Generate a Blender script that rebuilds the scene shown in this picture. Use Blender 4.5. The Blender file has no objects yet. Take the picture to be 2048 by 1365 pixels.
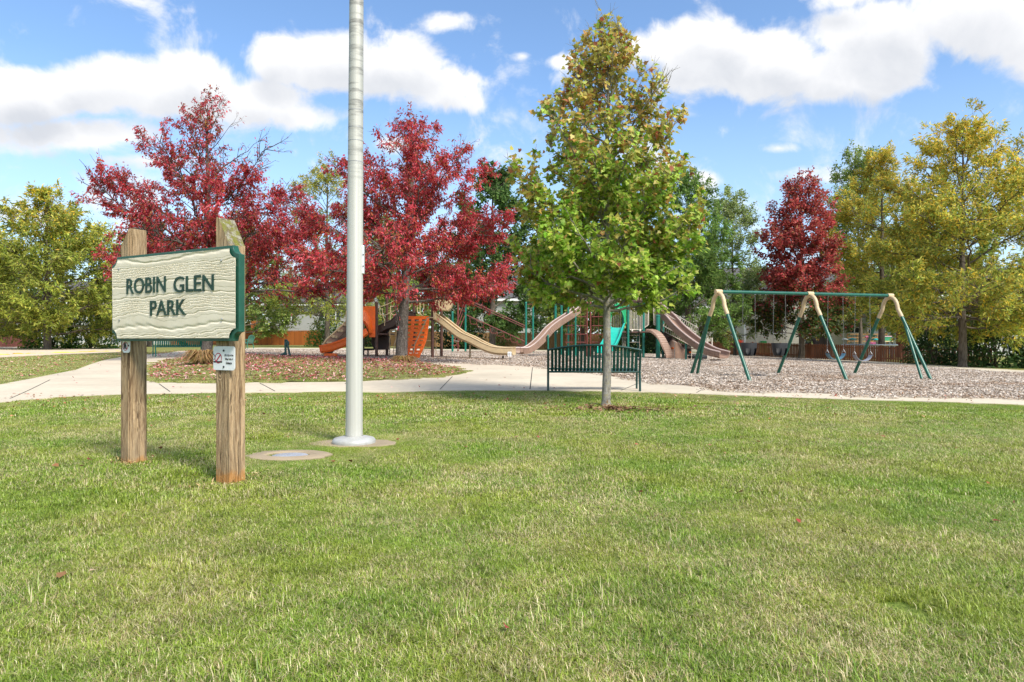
import bpy, bmesh, math, random
import numpy as np
from mathutils import Vector, Matrix
from mathutils.geometry import delaunay_2d_cdt

R = math.radians
rng = np.random.default_rng(7)
random.seed(7)
SC = bpy.context.scene
COL = SC.collection

# ------------------------------------------------------------------ camera
F = 1365.0; CH = 1.1; CX = 1024.0; CY = 682.5
cam_d = bpy.data.cameras.new('camera'); cam = bpy.data.objects.new('camera', cam_d)
COL.objects.link(cam); SC.camera = cam
cam.location = (0, 0, CH); cam.rotation_euler = (R(90), 0, 0)
cam_d.sensor_width = 36; cam_d.lens = 36 * F / 2048
cam_d.clip_start = 0.05; cam_d.clip_end = 3000
SC.render.resolution_x = 1024; SC.render.resolution_y = 682

# ------------------------------------------------------------------ light
SUN_EL, SUN_AZ = 46, 141           # azimuth clockwise from +Y (the view direction)
sx, sy, sz = (math.sin(R(SUN_AZ)) * math.cos(R(SUN_EL)), math.cos(R(SUN_AZ)) * math.cos(R(SUN_EL)), math.sin(R(SUN_EL)))
sun_d = bpy.data.lights.new('sun', 'SUN'); sun = bpy.data.objects.new('sun', sun_d); COL.objects.link(sun)
sun_d.energy = 2.3; sun_d.angle = R(16); sun_d.color = (1, 0.95, 0.87)
sun.rotation_euler = Vector((-sx, -sy, -sz)).to_track_quat('-Z', 'Y').to_euler()
vs = SC.view_settings
vs.view_transform = 'Standard'; vs.look = 'None'; vs.gamma = 1; vs.use_curve_mapping = False
vs.exposure = 1.35

world = bpy.data.worlds.new('World'); SC.world = world; world.use_nodes = True
WN = world.node_tree; WN.nodes.clear()
class NB:
    """tiny node-building helper"""
    def __init__(s, nt): s.nt = nt
    def n(s, t, **k):
        nd = s.nt.nodes.new(t)
        for a, b in k.items(): setattr(nd, a, b)
        return nd
    def put(s, sock, v):
        if isinstance(v, bpy.types.NodeSocket): s.nt.links.new(v, sock)
        elif v is not None: sock.default_value = v
    def m(s, op, a, b=None, c=None, clamp=False):
        nd = s.n('ShaderNodeMath', operation=op, use_clamp=clamp)
        for i, v in enumerate((a, b, c)):
            if v is not None: s.put(nd.inputs[i], v)
        return nd.outputs[0]
    def v(s, op, a, b=None):
        nd = s.n('ShaderNodeVectorMath', operation=op)
        s.put(nd.inputs[0], a)
        if b is not None: s.put(nd.inputs[1], b)
        return nd.outputs['Value'] if op in ('LENGTH', 'DOT_PRODUCT') else nd.outputs[0]
    def mix(s, f, a, b, bt='MIX'):
        nd = s.n('ShaderNodeMix', data_type='RGBA', blend_type=bt, clamp_factor=True)
        s.put(nd.inputs[0], f)
        s.put(nd.inputs[6], (*a, 1) if isinstance(a, tuple) and len(a) == 3 else a)
        s.put(nd.inputs[7], (*b, 1) if isinstance(b, tuple) and len(b) == 3 else b)
        return nd.outputs[2]
    def noise(s, vec, scale, detail=3, rough=.5, dist=0, out='Fac'):
        nd = s.n('ShaderNodeTexNoise')
        if vec is not None: s.put(nd.inputs['Vector'], vec)
        nd.inputs['Scale'].default_value = scale; nd.inputs['Detail'].default_value = detail
        nd.inputs['Roughness'].default_value = rough; nd.inputs['Distortion'].default_value = dist
        return nd.outputs[out]
    def rng(s, x, a, b, c=0., d=1., kind='LINEAR'):
        nd = s.n('ShaderNodeMapRange', interpolation_type=kind)
        s.put(nd.inputs[0], x)
        for i, v in enumerate((a, b, c, d)): s.put(nd.inputs[1 + i], v)
        return nd.outputs[0]
    def mapping(s, vec, scale=(1, 1, 1), loc=(0, 0, 0)):
        nd = s.n('ShaderNodeMapping'); s.put(nd.inputs[0], vec)
        nd.inputs['Scale'].default_value = scale; nd.inputs['Location'].default_value = loc
        return nd.outputs[0]
    def sep(s, vec):
        nd = s.n('ShaderNodeSeparateXYZ'); s.put(nd.inputs[0], vec); return nd.outputs
    def comb(s, x, y, z):
        nd = s.n('ShaderNodeCombineXYZ')
        for i, v in enumerate((x, y, z)): s.put(nd.inputs[i], v)
        return nd.outputs[0]

w = NB(WN)
sky = w.n('ShaderNodeTexSky', sky_type='NISHITA'); sky.sun_disc = False
sky.sun_elevation = R(SUN_EL); sky.sun_rotation = R(SUN_AZ)
sky.air_density = 1.0; sky.dust_density = 0.6; sky.ozone_density = 2.5
tc = w.n('ShaderNodeTexCoord'); dvec = tc.outputs['Generated']
dx, dy, dz = w.sep(dvec)
# cumulus banks: (centre px, centre py, half-width px, half-height px) turned into directions
BLOBS = [(-160, 230, 210, 85), (50, 200, 170, 70), (210, 170, 150, 75), (370, 180, 165, 80), (500, 205, 140, 66), (600, 232, 80, 36), (150, 270, 230, 50),
         (560, 120, 95, 66), (660, 125, 135, 72), (790, 135, 125, 74), (880, 175, 95, 56), (930, 205, 55, 30),
         (885, 42, 78, 30), (1045, 112, 28, 14), (1115, 122, 60, 20),
         (1300, 95, 110, 62), (1410, 105, 130, 90), (1540, 135, 150, 78), (1690, 150, 150, 66), (1770, 80, 170, 95),
         (1950, 40, 200, 110), (2120, 70, 240, 110), (1680, -10, 110, 40),
         (1558, 297, 48, 13), (1610, 352, 80, 22), (1410, 360, 60, 20), (60, 430, 120, 40), (790, 290, 60, 22), (300, 320, 220, 20)]
dyc = w.m('MAXIMUM', dy, 0.08)
front = w.rng(dy, 0.1, 0.3)
uv = w.comb(w.m('DIVIDE', dx, dyc), w.m('DIVIDE', dz, dyc), 0.0)
fine = w.noise(dvec, 11, 10, .60, 0.35)
big = w.noise(w.mapping(dvec, (1, 1, 1.6)), 2.6, 4, .5)
inside = w.m('MULTIPLY', w.rng(w.m('ABSOLUTE', w.m('DIVIDE', dx, dyc)), .95, 1.3, 1, 0), front)
inside = w.m('MULTIPLY', inside, w.rng(w.m('DIVIDE', dz, dyc), .6, .8, 1, 0))
gen = w.m('MULTIPLY', w.rng(big, .5, .72), w.m('SUBTRACT', 1.0, inside))
gen = w.m('MULTIPLY', gen, w.rng(dz, 0.0, 0.12))
def field(off):
    q = w.v('ADD', uv, (0, off, 0)) if off else uv
    acc = None
    for (px, py, rx, ry) in BLOBS:
        d = w.v('SUBTRACT', q, ((px - CX) / F, (CY - py) / F, 0))
        d = w.v('MULTIPLY', d, (F / rx, F / ry, 0))
        pk = min(1.0, .14 + ry / 88.0)
        b = w.m('MULTIPLY_ADD', w.v('LENGTH', d), -pk, pk * 1.06)
        acc = b if acc is None else w.m('SMOOTH_MAX', acc, b, 0.12)
    acc = w.m('MAXIMUM', acc, -0.5)
    acc = w.m('MULTIPLY', acc, front)
    return acc
f0 = w.m('MAXIMUM', field(0), gen); f1 = w.m('MAXIMUM', field(0.04), gen)
nz = w.m('MULTIPLY', w.m('SUBTRACT', fine, .5), 1.75)
dens = w.rng(w.m('ADD', f0, nz), .02, .42, 0, 1, 'SMOOTHSTEP')
above = w.rng(w.m('ADD', f1, w.m('MULTIPLY', nz, .55)), .05, .75, 0, 1, 'SMOOTHSTEP')
relief = w.rng(w.noise(w.v('ADD', dvec, (0.012, 0, 0.02)), 9, 6, .55, .25), .38, .62)
shade = w.m('MULTIPLY', above, w.rng(relief, 0, 1, .55, 1.0))
ccol = w.mix(shade, (1.0, 1.0, 1.01), (0.66, 0.69, 0.75))
skyc = w.mix(1.0, sky.outputs[0], (0.080, 0.088, 0.094), 'MULTIPLY')
ccol = w.mix(1.0, ccol, (0.43, 0.43, 0.43), 'MULTIPLY')
haze = w.rng(dz, 0.0, 0.34, 0.5, 0.0)
skyc = w.mix(haze, skyc, (0.30, 0.38, 0.46))
fin = w.mix(dens, skyc, ccol)
bg = w.n('ShaderNodeBackground'); w.put(bg.inputs[0], fin); bg.inputs[1].default_value = 1.0
wo = w.n('ShaderNodeOutputWorld'); WN.links.new(bg.outputs[0], wo.inputs[0])
world.cycles.sampling_method = 'MANUAL'; world.cycles.sample_map_resolution = 512

# ------------------------------------------------------------------ helpers
def P(px, py, D): return Vector(((px - CX) / F * D, D, CH + (CY - py) / F * D))
FARX = [-60, -10, 0, 8, 18, 26, 60]; FARZ = [.62, .56, .42, .24, -.05, -.36, -.40]
def smooth(a, b, x):
    t = np.clip((np.asarray(x, float) - a) / (b - a), 0, 1); return t * t * (3 - 2 * t)
_fx = np.linspace(-70, 70, 281); _fz = np.interp(_fx, FARX, FARZ)
_k = np.hanning(15); _k /= _k.sum(); _fz = np.convolve(np.pad(_fz, 7, mode='edge'), _k, 'valid')
def gz(x, y):
    """height of the ground"""
    x = np.asarray(x, float); y = np.asarray(y, float)
    ramp = np.clip((y - 8.5) / 20.0, 0, None); ramp = 1 - np.exp(-2.4 * ramp ** 1.5)
    near = .045 * smooth(-2.2, -3.3, x)
    und = .012 * np.sin(x * .9 + 1.3) * np.sin(y * .7) * smooth(2, 5, y)
    return np.interp(x, _fx, _fz) * ramp + near * (1 - ramp) + und * (1 - smooth(20, 30, y))
def G(px, py):
    """pixel -> point of the ground"""
    lo, prev = 1.0, 1.0
    for D in np.geomspace(1.2, 400, 900):
        if CH + (CY - py) / F * D < gz((px - CX) / F * D, D):
            lo = prev; hi = D
            for _ in range(30):
                m = (lo + hi) / 2
                if CH + (CY - py) / F * m < gz((px - CX) / F * m, m): hi = m
                else: lo = m
            return P(px, py, hi)
        prev = D
    D = 200.; p = P(px, py, D); p.z = float(gz(p.x, p.y)); return p
def on_ground(x, y): return Vector((x, y, float(gz(x, y))))

def tag(o, label=None, cat=None, group=None, kind=None):
    for k, v in (('label', label), ('category', cat), ('group', group), ('kind', kind)):
        if v: o[k] = v
    return o
def empty(name, loc, label=None, cat=None, group=None, parent=None):
    o = bpy.data.objects.new(name, None); COL.objects.link(o); o.location = loc; o.empty_display_size = .1
    if parent: o.parent = parent
    return tag(o, label, cat, group)
def origin(o):
    v = Vector((0, 0, 0))
    while o: v += Vector(o.location); o = o.parent
    return v
def link_mesh(me, name, mat, parent=None, smooth_=False, world=True):
    o = bpy.data.objects.new(name, me); COL.objects.link(o)
    if mat is not None:
        for m in (mat if isinstance(mat, (list, tuple)) else [mat]): me.materials.append(m)
    if parent:
        o.parent = parent
        if world: me.transform(Matrix.Translation(-origin(parent)))
    if smooth_: me.polygons.foreach_set('use_smooth', [True] * len(me.polygons))
    return o
def np_mesh(name, V, faces_tri=None, faces_quad=None, attrs=None):
    """fast mesh from numpy arrays"""
    me = bpy.data.meshes.new(name); V = np.ascontiguousarray(V, np.float32)
    me.vertices.add(len(V)); me.vertices.foreach_set('co', V.ravel())
    idx = []; st = []; tot = 0
    for fs, k in ((faces_tri, 3), (faces_quad, 4)):
        if fs is None or len(fs) == 0: continue
        fs = np.asarray(fs, np.int32); idx.append(fs.ravel()); st.append(tot + np.arange(len(fs)) * k); tot += fs.size
    idx = np.concatenate(idx).astype(np.int32); st = np.concatenate(st).astype(np.int32)
    me.loops.add(len(idx)); me.loops.foreach_set('vertex_index', idx)
    me.polygons.add(len(st)); me.polygons.foreach_set('loop_start', st)
    me.update(calc_edges=True)
    for nm, a in (attrs or {}).items():
        a = np.asarray(a, np.float32)
        if a.ndim == 1: at = me.attributes.new(nm, 'FLOAT', 'POINT'); at.data.foreach_set('value', a)
        else: at = me.attributes.new(nm, 'FLOAT_COLOR', 'POINT'); at.data.foreach_set('color', a.ravel())
    return me
def catmull(pts, n=8):
    pts = [np.array(p, float) for p in pts]; pts = [2 * pts[0] - pts[1]] + pts + [2 * pts[-1] - pts[-2]]; out = []
    for i in range(1, len(pts) - 2):
        a, b, c, d = pts[i - 1:i + 3]
        for k in range(n):
            t = k / n
            out.append(.5 * (2 * b + (c - a) * t + (2 * a - 5 * b + 4 * c - d) * t * t + (3 * b - a - 3 * c + d) * t ** 3))
    out.append(pts[-2]); return out

class MB:
    """collects shapes (world coordinates) and links them as one mesh object"""
    def __init__(s): s.V = []; s.Fc = []
    def add(s, V, Fc):
        o = len(s.V); s.V += [tuple(map(float, v)) for v in V]; s.Fc += [tuple(i + o for i in f) for f in Fc]; return s
    def frame_box(s, o, ax, ay, az):
        """box with corner o and edge vectors"""
        o, ax, ay, az = (Vector(v) for v in (o, ax, ay, az))
        V = [o, o + ax, o + ax + ay, o + ay]; V += [v + az for v in V]
        if ax.cross(ay).dot(az) < 0: V = V[4:] + V[:4]
        return s.add(V, [(3, 2, 1, 0), (4, 5, 6, 7), (0, 1, 5, 4), (1, 2, 6, 5), (2, 3, 7, 6), (3, 0, 4, 7)])
    def box(s, c, size, rz=0.):
        c = Vector(c); m = Matrix.Rotation(rz, 3, 'Z'); ax, ay, az = (m @ Vector(v) for v in ((size[0], 0, 0), (0, size[1], 0), (0, 0, size[2])))
        return s.frame_box(c - (ax + ay + az) / 2, ax, ay, az)
    def tube(s, pts, r, k=8, cap=True):
        pts = [Vector(p) for p in pts]; n = len(pts); rs = [r] * n if not hasattr(r, '__len__') else r
        V = []; up = None
        for i, p in enumerate(pts):
            t = (pts[min(i + 1, n - 1)] - pts[max(i - 1, 0)]).normalized()
            if up is None:
                up = Vector((0, 0, 1)) if abs(t.z) < .95 else Vector((1, 0, 0))
            up = (up - t * up.dot(t)); up = up.normalized() if up.length > 1e-4 else t.orthogonal().normalized()
            sd = t.cross(up)
            for j in range(k):
                a = 2 * math.pi * j / k; V.append(p + (up * math.cos(a) + sd * math.sin(a)) * rs[i])
        Fc = [(i * k + j, i * k + (j + 1) % k, (i + 1) * k + (j + 1) % k, (i + 1) * k + j) for i in range(n - 1) for j in range(k)]
        if cap: Fc += [tuple(range(k))[::-1], tuple((n - 1) * k + j for j in range(k))]
        return s.add(V, Fc)
    def rod(s, a, b, r, k=8): return s.tube([a, b], r, k)
    def lathe(s, c, prof, k=20):
        c = Vector(c); V = [c + Vector((r * math.cos(2 * math.pi * j / k), r * math.sin(2 * math.pi * j / k), z)) for r, z in prof for j in range(k)]
        n = len(prof); Fc = [(i * k + j, i * k + (j + 1) % k, (i + 1) * k + (j + 1) % k, (i + 1) * k + j) for i in range(n - 1) for j in range(k)]
        Fc += [tuple(range(k))[::-1], tuple((n - 1) * k + j for j in range(k))]
        return s.add(V, Fc)
    def prism(s, outline, o, ax, ay, th):
        """2-D outline (counter-clockwise) in the frame ax, ay at o, thickness vector th (both faces)"""
        o, ax, ay, th = (Vector(v) for v in (o, ax, ay, th)); n = len(outline)
        if ax.cross(ay).dot(th) < 0: outline = outline[::-1]
        a = [o + ax * p[0] + ay * p[1] for p in outline]; V = a + [v + th for v in a]
        return s.add(V, [tuple(range(n))[::-1], tuple(range(n, 2 * n))] + [(i, (i + 1) % n, n + (i + 1) % n, n + i) for i in range(n)])
    def sweep(s, rings, closed=True, caps=True):
        k = len(rings[0]); V = [v for r_ in rings for v in r_]; m = k if closed else k - 1
        Fc = [(i * k + j, i * k + (j + 1) % k, (i + 1) * k + (j + 1) % k, (i + 1) * k + j) for i in range(len(rings) - 1) for j in range(m)]
        if caps: Fc += [tuple(range(k))[::-1], tuple((len(rings) - 1) * k + j for j in range(k))]
        return s.add(V, Fc)
    def build(s, name, mat, parent=None, smooth_=False, bevel=0, kind=None, seg=2):
        me = bpy.data.meshes.new(name); me.from_pydata(s.V, [], s.Fc)
        bm = bmesh.new(); bm.from_mesh(me)
        bmesh.ops.recalc_face_normals(bm, faces=bm.faces)
        if bevel: bmesh.ops.bevel(bm, geom=[e for e in bm.edges if len(e.link_faces) == 2 and e.calc_face_angle(0) > .6], offset=bevel, segments=seg, affect='EDGES', profile=.5, clamp_overlap=True)
        if smooth_:
            for f in bm.faces: f.smooth = True
            for e in bm.edges:
                if len(e.link_faces) == 2 and e.calc_face_angle(0) > .7: e.smooth = False
        bm.to_mesh(me); bm.free()
        o = link_mesh(me, name, mat, parent)
        if kind: o['kind'] = kind
        return o

# ------------------------------------------------------------------ materials
def new_mat(name):
    m = bpy.data.materials.new(name); m.use_nodes = True; nt = m.node_tree; nt.nodes.clear()
    b = NB(nt); bs = b.n('ShaderNodeBsdfPrincipled'); out = b.n('ShaderNodeOutputMaterial')
    nt.links.new(bs.outputs[0], out.inputs[0]); return m, b, bs, out
def geo_pos(b): return b.n('ShaderNodeNewGeometry').outputs['Position']
def bump(b, bs, h, strength=.3, dist=.01):
    nd = b.n('ShaderNodeBump'); nd.inputs['Strength'].default_value = strength; nd.inputs['Distance'].default_value = dist
    b.put(nd.inputs['Height'], h); b.nt.links.new(nd.outputs[0], bs.inputs['Normal'])
def plain(name, col, rough=.5, var=.18, scale=4., metal=0., bumps=.15, stretch=(1, 1, 1), dirt=None, spec=.5, fine=60., bdist=.002):
    """painted / moulded surface with blotches of wear and fine relief"""
    m, b, bs, _ = new_mat(name); p = b.mapping(geo_pos(b), stretch)
    n1 = b.noise(p, scale, 5, .6); n2 = b.noise(p, fine, 3, .6)
    lo = tuple(c * (1 - var) for c in col); hi = tuple(min(1, c * (1 + var * .7)) for c in col)
    c = b.mix(b.rng(n1, .3, .7), lo, hi)
    if dirt: c = b.mix(b.m('MULTIPLY', b.rng(b.noise(p, scale * 2.3, 6, .7), .5, .75), .6), c, dirt)
    b.put(bs.inputs['Base Color'], c)
    b.put(bs.inputs['Roughness'], b.rng(n2, .2, .8, max(.05, rough - .12), min(1, rough + .12)))
    bs.inputs['Metallic'].default_value = metal; bs.inputs['Specular IOR Level'].default_value = spec
    if bumps: bump(b, bs, n2, bumps, bdist)
    return m
# ------------------------------------------------------------------ ground materials
def patch_nodes(b):
    """dryness (0 lush .. 1 straw) of the lawn at a place: long-lasting patches of the turf itself"""
    p = geo_pos(b); x, y, z = b.sep(p); q = b.comb(x, y, 0.0)
    n1 = b.noise(q, 1.25, 4, .6, .4); n2 = b.noise(q, .33, 2, .5); n3 = b.noise(q, 5.5, 3, .6)
    d = b.m('ADD', b.m('MULTIPLY', n1, .5), b.m('ADD', b.m('MULTIPLY', n2, .35), b.m('MULTIPLY', n3, .15)))
    d = b.m('ADD', d, b.rng(y, 12.2, 15.0, 0.0, .085))      # the island and verges beyond the path are drier turf
    return q, b.rng(d, .42, .58)
mat_soil, b, bs, _ = new_mat('turf_ground')
q, dry = patch_nodes(b)
f1 = b.noise(q, 38, 4, .7); f2 = b.noise(q, 9, 4, .65)
c = b.mix(b.rng(f1, .35, .65), (.10, .17, .022), (.21, .27, .055))
c = b.mix(b.m('MULTIPLY', dry, b.rng(f2, .3, .7, .35, .95)), c, (.27, .225, .09))
b.put(bs.inputs['Base Color'], c); bs.inputs['Roughness'].default_value = .95; bs.inputs['Specular IOR Level'].default_value = .1
bump(b, bs, f1, .8, .04)

mat_grass, b, bs, out = new_mat('grass_blades')
q, dry = patch_nodes(b)
at = b.n('ShaderNodeAttribute', attribute_name='rnd').outputs['Fac']; at2 = b.n('ShaderNodeAttribute', attribute_name='rnd2').outputs['Fac']
gr = b.mix(at2, (.115, .225, .014), (.33, .44, .06))
gr = b.mix(b.rng(b.noise(q, .8, 2, .5), .4, .62), gr, b.mix(at2, (.19, .25, .020), (.40, .45, .07)))
st = b.mix(at2, (.38, .28, .11), (.78, .68, .42))
isdry = b.m('MULTIPLY', b.m('SUBTRACT', b.m('MULTIPLY_ADD', dry, .42, .13), at), 9.0, clamp=True)
c = b.mix(isdry, gr, st); c = b.mix(1.0, c, b.mix(b.rng(b.noise(q, 2.6, 5, .7, .5), .34, .66), (.86, .88, .84), (1.28, 1.28, 1.26)), 'MULTIPLY')
b.put(bs.inputs['Base Color'], c); bs.inputs['Roughness'].default_value = .4; bs.inputs['Specular IOR Level'].default_value = .45
tr = b.n('ShaderNodeBsdfTranslucent'); b.put(tr.inputs[0], c); mx = b.n('ShaderNodeMixShader'); mx.inputs[0].default_value = .3
b.nt.links.new(bs.outputs[0], mx.inputs[1]); b.nt.links.new(tr.outputs[0], mx.inputs[2]); b.nt.links.new(mx.outputs[0], out.inputs[0])

def concrete(name, col, joint=True):
    m, b, bs, _ = new_mat(name); p = geo_pos(b)
    n1 = b.noise(p, .5, 5, .6); n2 = b.noise(p, 6, 6, .7); n3 = b.noise(p, 140, 3, .7); st = b.noise(b.mapping(p, (.6, 2.2, 1)), 1.1, 6, .7)
    c = b.mix(b.rng(n1, .3, .7), tuple(k * .84 for k in col), tuple(k * 1.08 for k in col))
    c = b.mix(b.m('MULTIPLY', b.rng(n2, .45, .8), .45), c, tuple(k * .62 for k in col))
    c = b.mix(b.m('MULTIPLY', b.rng(st, .56, .74), .5), c, (col[0] * .55, col[1] * .52, col[2] * .48))
    c = b.mix(b.m('MULTIPLY', b.rng(n3, .55, .8), .35), c, tuple(k * .7 for k in col))
    b.put(bs.inputs['Base Color'], c); bs.inputs['Roughness'].default_value = .9; bs.inputs['Specular IOR Level'].default_value = .2
    bump(b, bs, n3, .3, .004); return m
mat_conc = concrete('weathered_concrete', (.60, .52, .39))
mat_conc2 = concrete('pad_concrete', (.36, .285, .19))
mat_dark = plain('dark_recess', (.02, .02, .018), .95, .3)

m, b, bs, _ = new_mat('bark_mulch'); mat_mulch = m
p = geo_pos(b); x, y, z = b.sep(p); q = b.comb(x, y, 0.)
v1 = b.n('ShaderNodeTexVoronoi'); v1.inputs['Scale'].default_value = 17; b.put(v1.inputs['Vector'], b.v('ADD', q, b.v('MULTIPLY', b.noise(q, 8, 2, out='Color'), (.16, .16, 0))))
v1.inputs['Randomness'].default_value = 1
cell = b.sep(v1.outputs['Color'])[0]
c = b.mix(cell, (.26, .215, .17), (.56, .48, .40)); c = b.mix(b.rng(b.noise(q, .45, 4, .6), .42, .62), c, b.mix(cell, (.21, .12, .06), (.42, .27, .16)))
b.put(bs.inputs['Base Color'], c); bs.inputs['Roughness'].default_value = .95; bs.inputs['Specular IOR Level'].default_value = .15
bump(b, bs, v1.outputs['Distance'], 1.0, .04)

mat_sand = plain('court_sand', (.62, .50, .36), .95, .14, .8, bumps=.6, fine=30, bdist=.01, spec=.1)
def leaf_mat(name, trans=.3, rough=.5, spec=.3):
    m, b, bs, out = new_mat(name); c = b.n('ShaderNodeAttribute', attribute_name='col').outputs['Color']
    b.put(bs.inputs['Base Color'], c); bs.inputs['Roughness'].default_value = rough; bs.inputs['Specular IOR Level'].default_value = spec
    tr = b.n('ShaderNodeBsdfTranslucent'); b.put(tr.inputs[0], c); mx = b.n('ShaderNodeMixShader'); mx.inputs[0].default_value = trans
    b.nt.links.new(bs.outputs[0], mx.inputs[1]); b.nt.links.new(tr.outputs[0], mx.inputs[2]); b.nt.links.new(mx.outputs[0], out.inputs[0]); return m
mat_leaf = leaf_mat('foliage', .48); mat_litter = leaf_mat('fallen_leaves', .1, .7, .2); mat_chip = leaf_mat('wood_chips', 0., .9, .1)
_b = NB(mat_chip.node_tree); _bs = [n for n in mat_chip.node_tree.nodes if n.type == 'BSDF_PRINCIPLED'][0]; _c = _bs.inputs['Base Color'].links[0].from_socket
_t = _b.rng(_b.noise(_b.mapping(geo_pos(_b), (.35, 1.0, 0)), .8, 4, .6), .52, .64); _b.put(_bs.inputs['Base Color'], _b.mix(_b.m('MULTIPLY', _t, .55), _c, (.27, .15, .075)))

# ------------------------------------------------------------------ terrain
xs = np.concatenate([[-900, -500, -250, -150, -100], np.arange(-75, -16, 2.5), np.arange(-16, 28.01, .3), np.arange(30, 80, 2.5), [100, 150, 250, 500, 900]])
ys = np.concatenate([[-600, -200, -80, -30, -12, -5], np.arange(-2, 36.01, .3), np.arange(37, 100, 2.0), [105, 120, 150, 200, 300, 500, 900, 1600]])
XX, YY = np.meshgrid(xs, ys, indexing='ij'); V = np.stack([XX, YY, gz(XX, YY)], -1).reshape(-1, 3)
nx, ny = len(xs), len(ys); i, j = np.meshgrid(np.arange(nx - 1), np.arange(ny - 1), indexing='ij'); a = (i * ny + j).ravel()
ground = link_mesh(np_mesh('ground', V, None, np.stack([a, a + ny, a + ny + 1, a + 1], 1)), 'ground', mat_soil, smooth_=True); ground['kind'] = 'structure'

def inside_poly(poly, pts):
    poly = np.asarray(poly); x, y = pts[:, 0], pts[:, 1]; c = np.zeros(len(pts), bool); n = len(poly); j = n - 1
    for i in range(n):
        xi, yi = poly[i]; xj, yj = poly[j]
        with np.errstate(divide='ignore', invalid='ignore'):
            c ^= ((yi > y) != (yj > y)) & (x < (xj - xi) * (y - yi) / (yj - yi + 1e-12) + xi)
        j = i
    return c
def gpoly(px, step=.35, smooth_=True):
    """photo outline -> outline on the ground, resampled"""
    pts = [np.array(G(*p))[:2] for p in px]; out = []
    if smooth_: pts = [np.array(p)[:2] for p in catmull([(*p, 0) for p in pts + [pts[0]]], 5)][:-1]
    for k, p in enumerate(pts):
        q_ = pts[(k + 1) % len(pts)]; n = max(1, int(np.linalg.norm(q_ - p) / step))
        out += [p + (q_ - p) * t / n for t in range(n)]
    return np.array(out)
def sheet(name, poly, mat, dz, grid=.6, skirt=0., kind='structure', mound=None):
    lo, hi = poly.min(0), poly.max(0); gx, gy = np.meshgrid(np.arange(lo[0], hi[0], grid), np.arange(lo[1], hi[1], grid))
    pts = np.stack([gx.ravel(), gy.ravel()], 1) + rng.uniform(-.1, .1, (gx.size, 2)) * grid; pts = pts[inside_poly(poly, pts)]
    n = len(poly); allp = np.concatenate([poly, pts])
    r_ = delaunay_2d_cdt([Vector(p) for p in allp], [(k, (k + 1) % n) for k in range(n)], [], 1, 1e-5)
    V2 = np.array([tuple(v) for v in r_[0]]); z = gz(V2[:, 0], V2[:, 1]) + dz
    if mound is not None: z = z + mound(V2)
    V = np.column_stack([V2, z]); Fc = [tuple(f) for f in r_[2]]
    mb = MB(); mb.add(V, Fc)
    if skirt:
        top = np.column_stack([poly, gz(poly[:, 0], poly[:, 1]) + dz]); bot = top - [0, 0, skirt]
        mb.add(np.concatenate([top, bot]), [(k, (k + 1) % n, n + (k + 1) % n, n + k) for k in range(n)])
    me = bpy.data.meshes.new(name); me.from_pydata(mb.V, [], mb.Fc); me.validate(); me.update()
    o = link_mesh(me, name, mat); bm = bmesh.new(); bm.from_mesh(me)
    for f in bm.faces:
        if f.normal.z < -.1: f.normal_flip()
    bm.to_mesh(me); bm.free()
    if kind: o['kind'] = kind
    return o

NEAR = [(-500, 838), (-200, 818), (0, 807), (120, 796), (240, 791), (480, 787), (700, 785), (900, 783), (1100, 783), (1290, 786), (1480, 793), (1700, 801), (2048, 812), (2500, 826)]
MNEAR = [(440, 708), (560, 715), (700, 718.5), (830, 724), (920, 729), (1010, 732), (1095, 738), (1180, 747), (1240, 759), (1310, 770), (1400, 778), (1480, 783), (1700, 793), (2048, 802), (2500, 815)]
MFAR = [(2500, 775), (2048, 749), (1850, 735.5), (1700, 725), (1600, 719), (1480, 713), (1300, 707), (1060, 704), (870, 702.5), (690, 701), (520, 699), (440, 702)]
conc_poly = gpoly(NEAR + [(2500, 813.5), (2048, 800.5)] + [(px, py - 1.2) for px, py in MNEAR[::-1][2:]] + [(400, 703.5), (362, 703), (330, 708), (262, 712), (212, 721), (150, 742), (60, 760), (0, 771), (-200, 782), (-500, 796)], smooth_=False)
mulch_poly = gpoly(MNEAR + MFAR, smooth_=False)
island_poly = gpoly([(299, 755), (310, 733), (345, 722), (420, 713.5), (480, 712), (560, 716.5), (640, 719.5), (760, 723), (830, 728), (890, 736), (926, 746), (905, 753), (800, 760), (700, 765.5), (500, 767), (330, 767)])
far_poly = gpoly(MFAR + [(440, 698.6), (520, 696.2), (690, 697.5), (870, 699), (1060, 700.5), (1300, 704), (1480, 709.5), (1600, 714.5), (1700, 720), (1850, 729.5), (2048, 742), (2500, 766)], smooth_=False)
sand_poly = gpoly([(-300, 690.5), (0, 691), (120, 692.5), (246, 697.5), (240, 705), (150, 709), (0, 716), (-300, 730)], smooth_=False)
strip_poly = gpoly([(-300, 685.8), (60, 686.3), (130, 687.4), (60, 687.5), (-300, 687)], smooth_=False)
sheet('mulch_bed', mulch_poly, mat_mulch, .008, .7)
sheet('concrete_path', conc_poly, mat_conc, .02, .6, .06)
sheet('edge_path', far_poly, mat_conc, .016, .8, .06)
sheet('sand_court', sand_poly, mat_sand, .012, .9)
def isl_mound(v2):
    d = np.min(np.linalg.norm(v2[:, None, :] - island_poly[None, ::2, :], axis=2), 1); return .10 * smooth(0, 1.6, d)
sheet('leafy_island', island_poly, mat_soil, .028, .45, .05, mound=isl_mound)
def gz_isl(x, y):
    p = np.column_stack([np.atleast_1d(x), np.atleast_1d(y)]); z = gz(p[:, 0], p[:, 1]); ins = inside_poly(island_poly, p)
    if ins.any(): z[ins] += .028 + isl_mound(p[ins])
    return z
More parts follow.
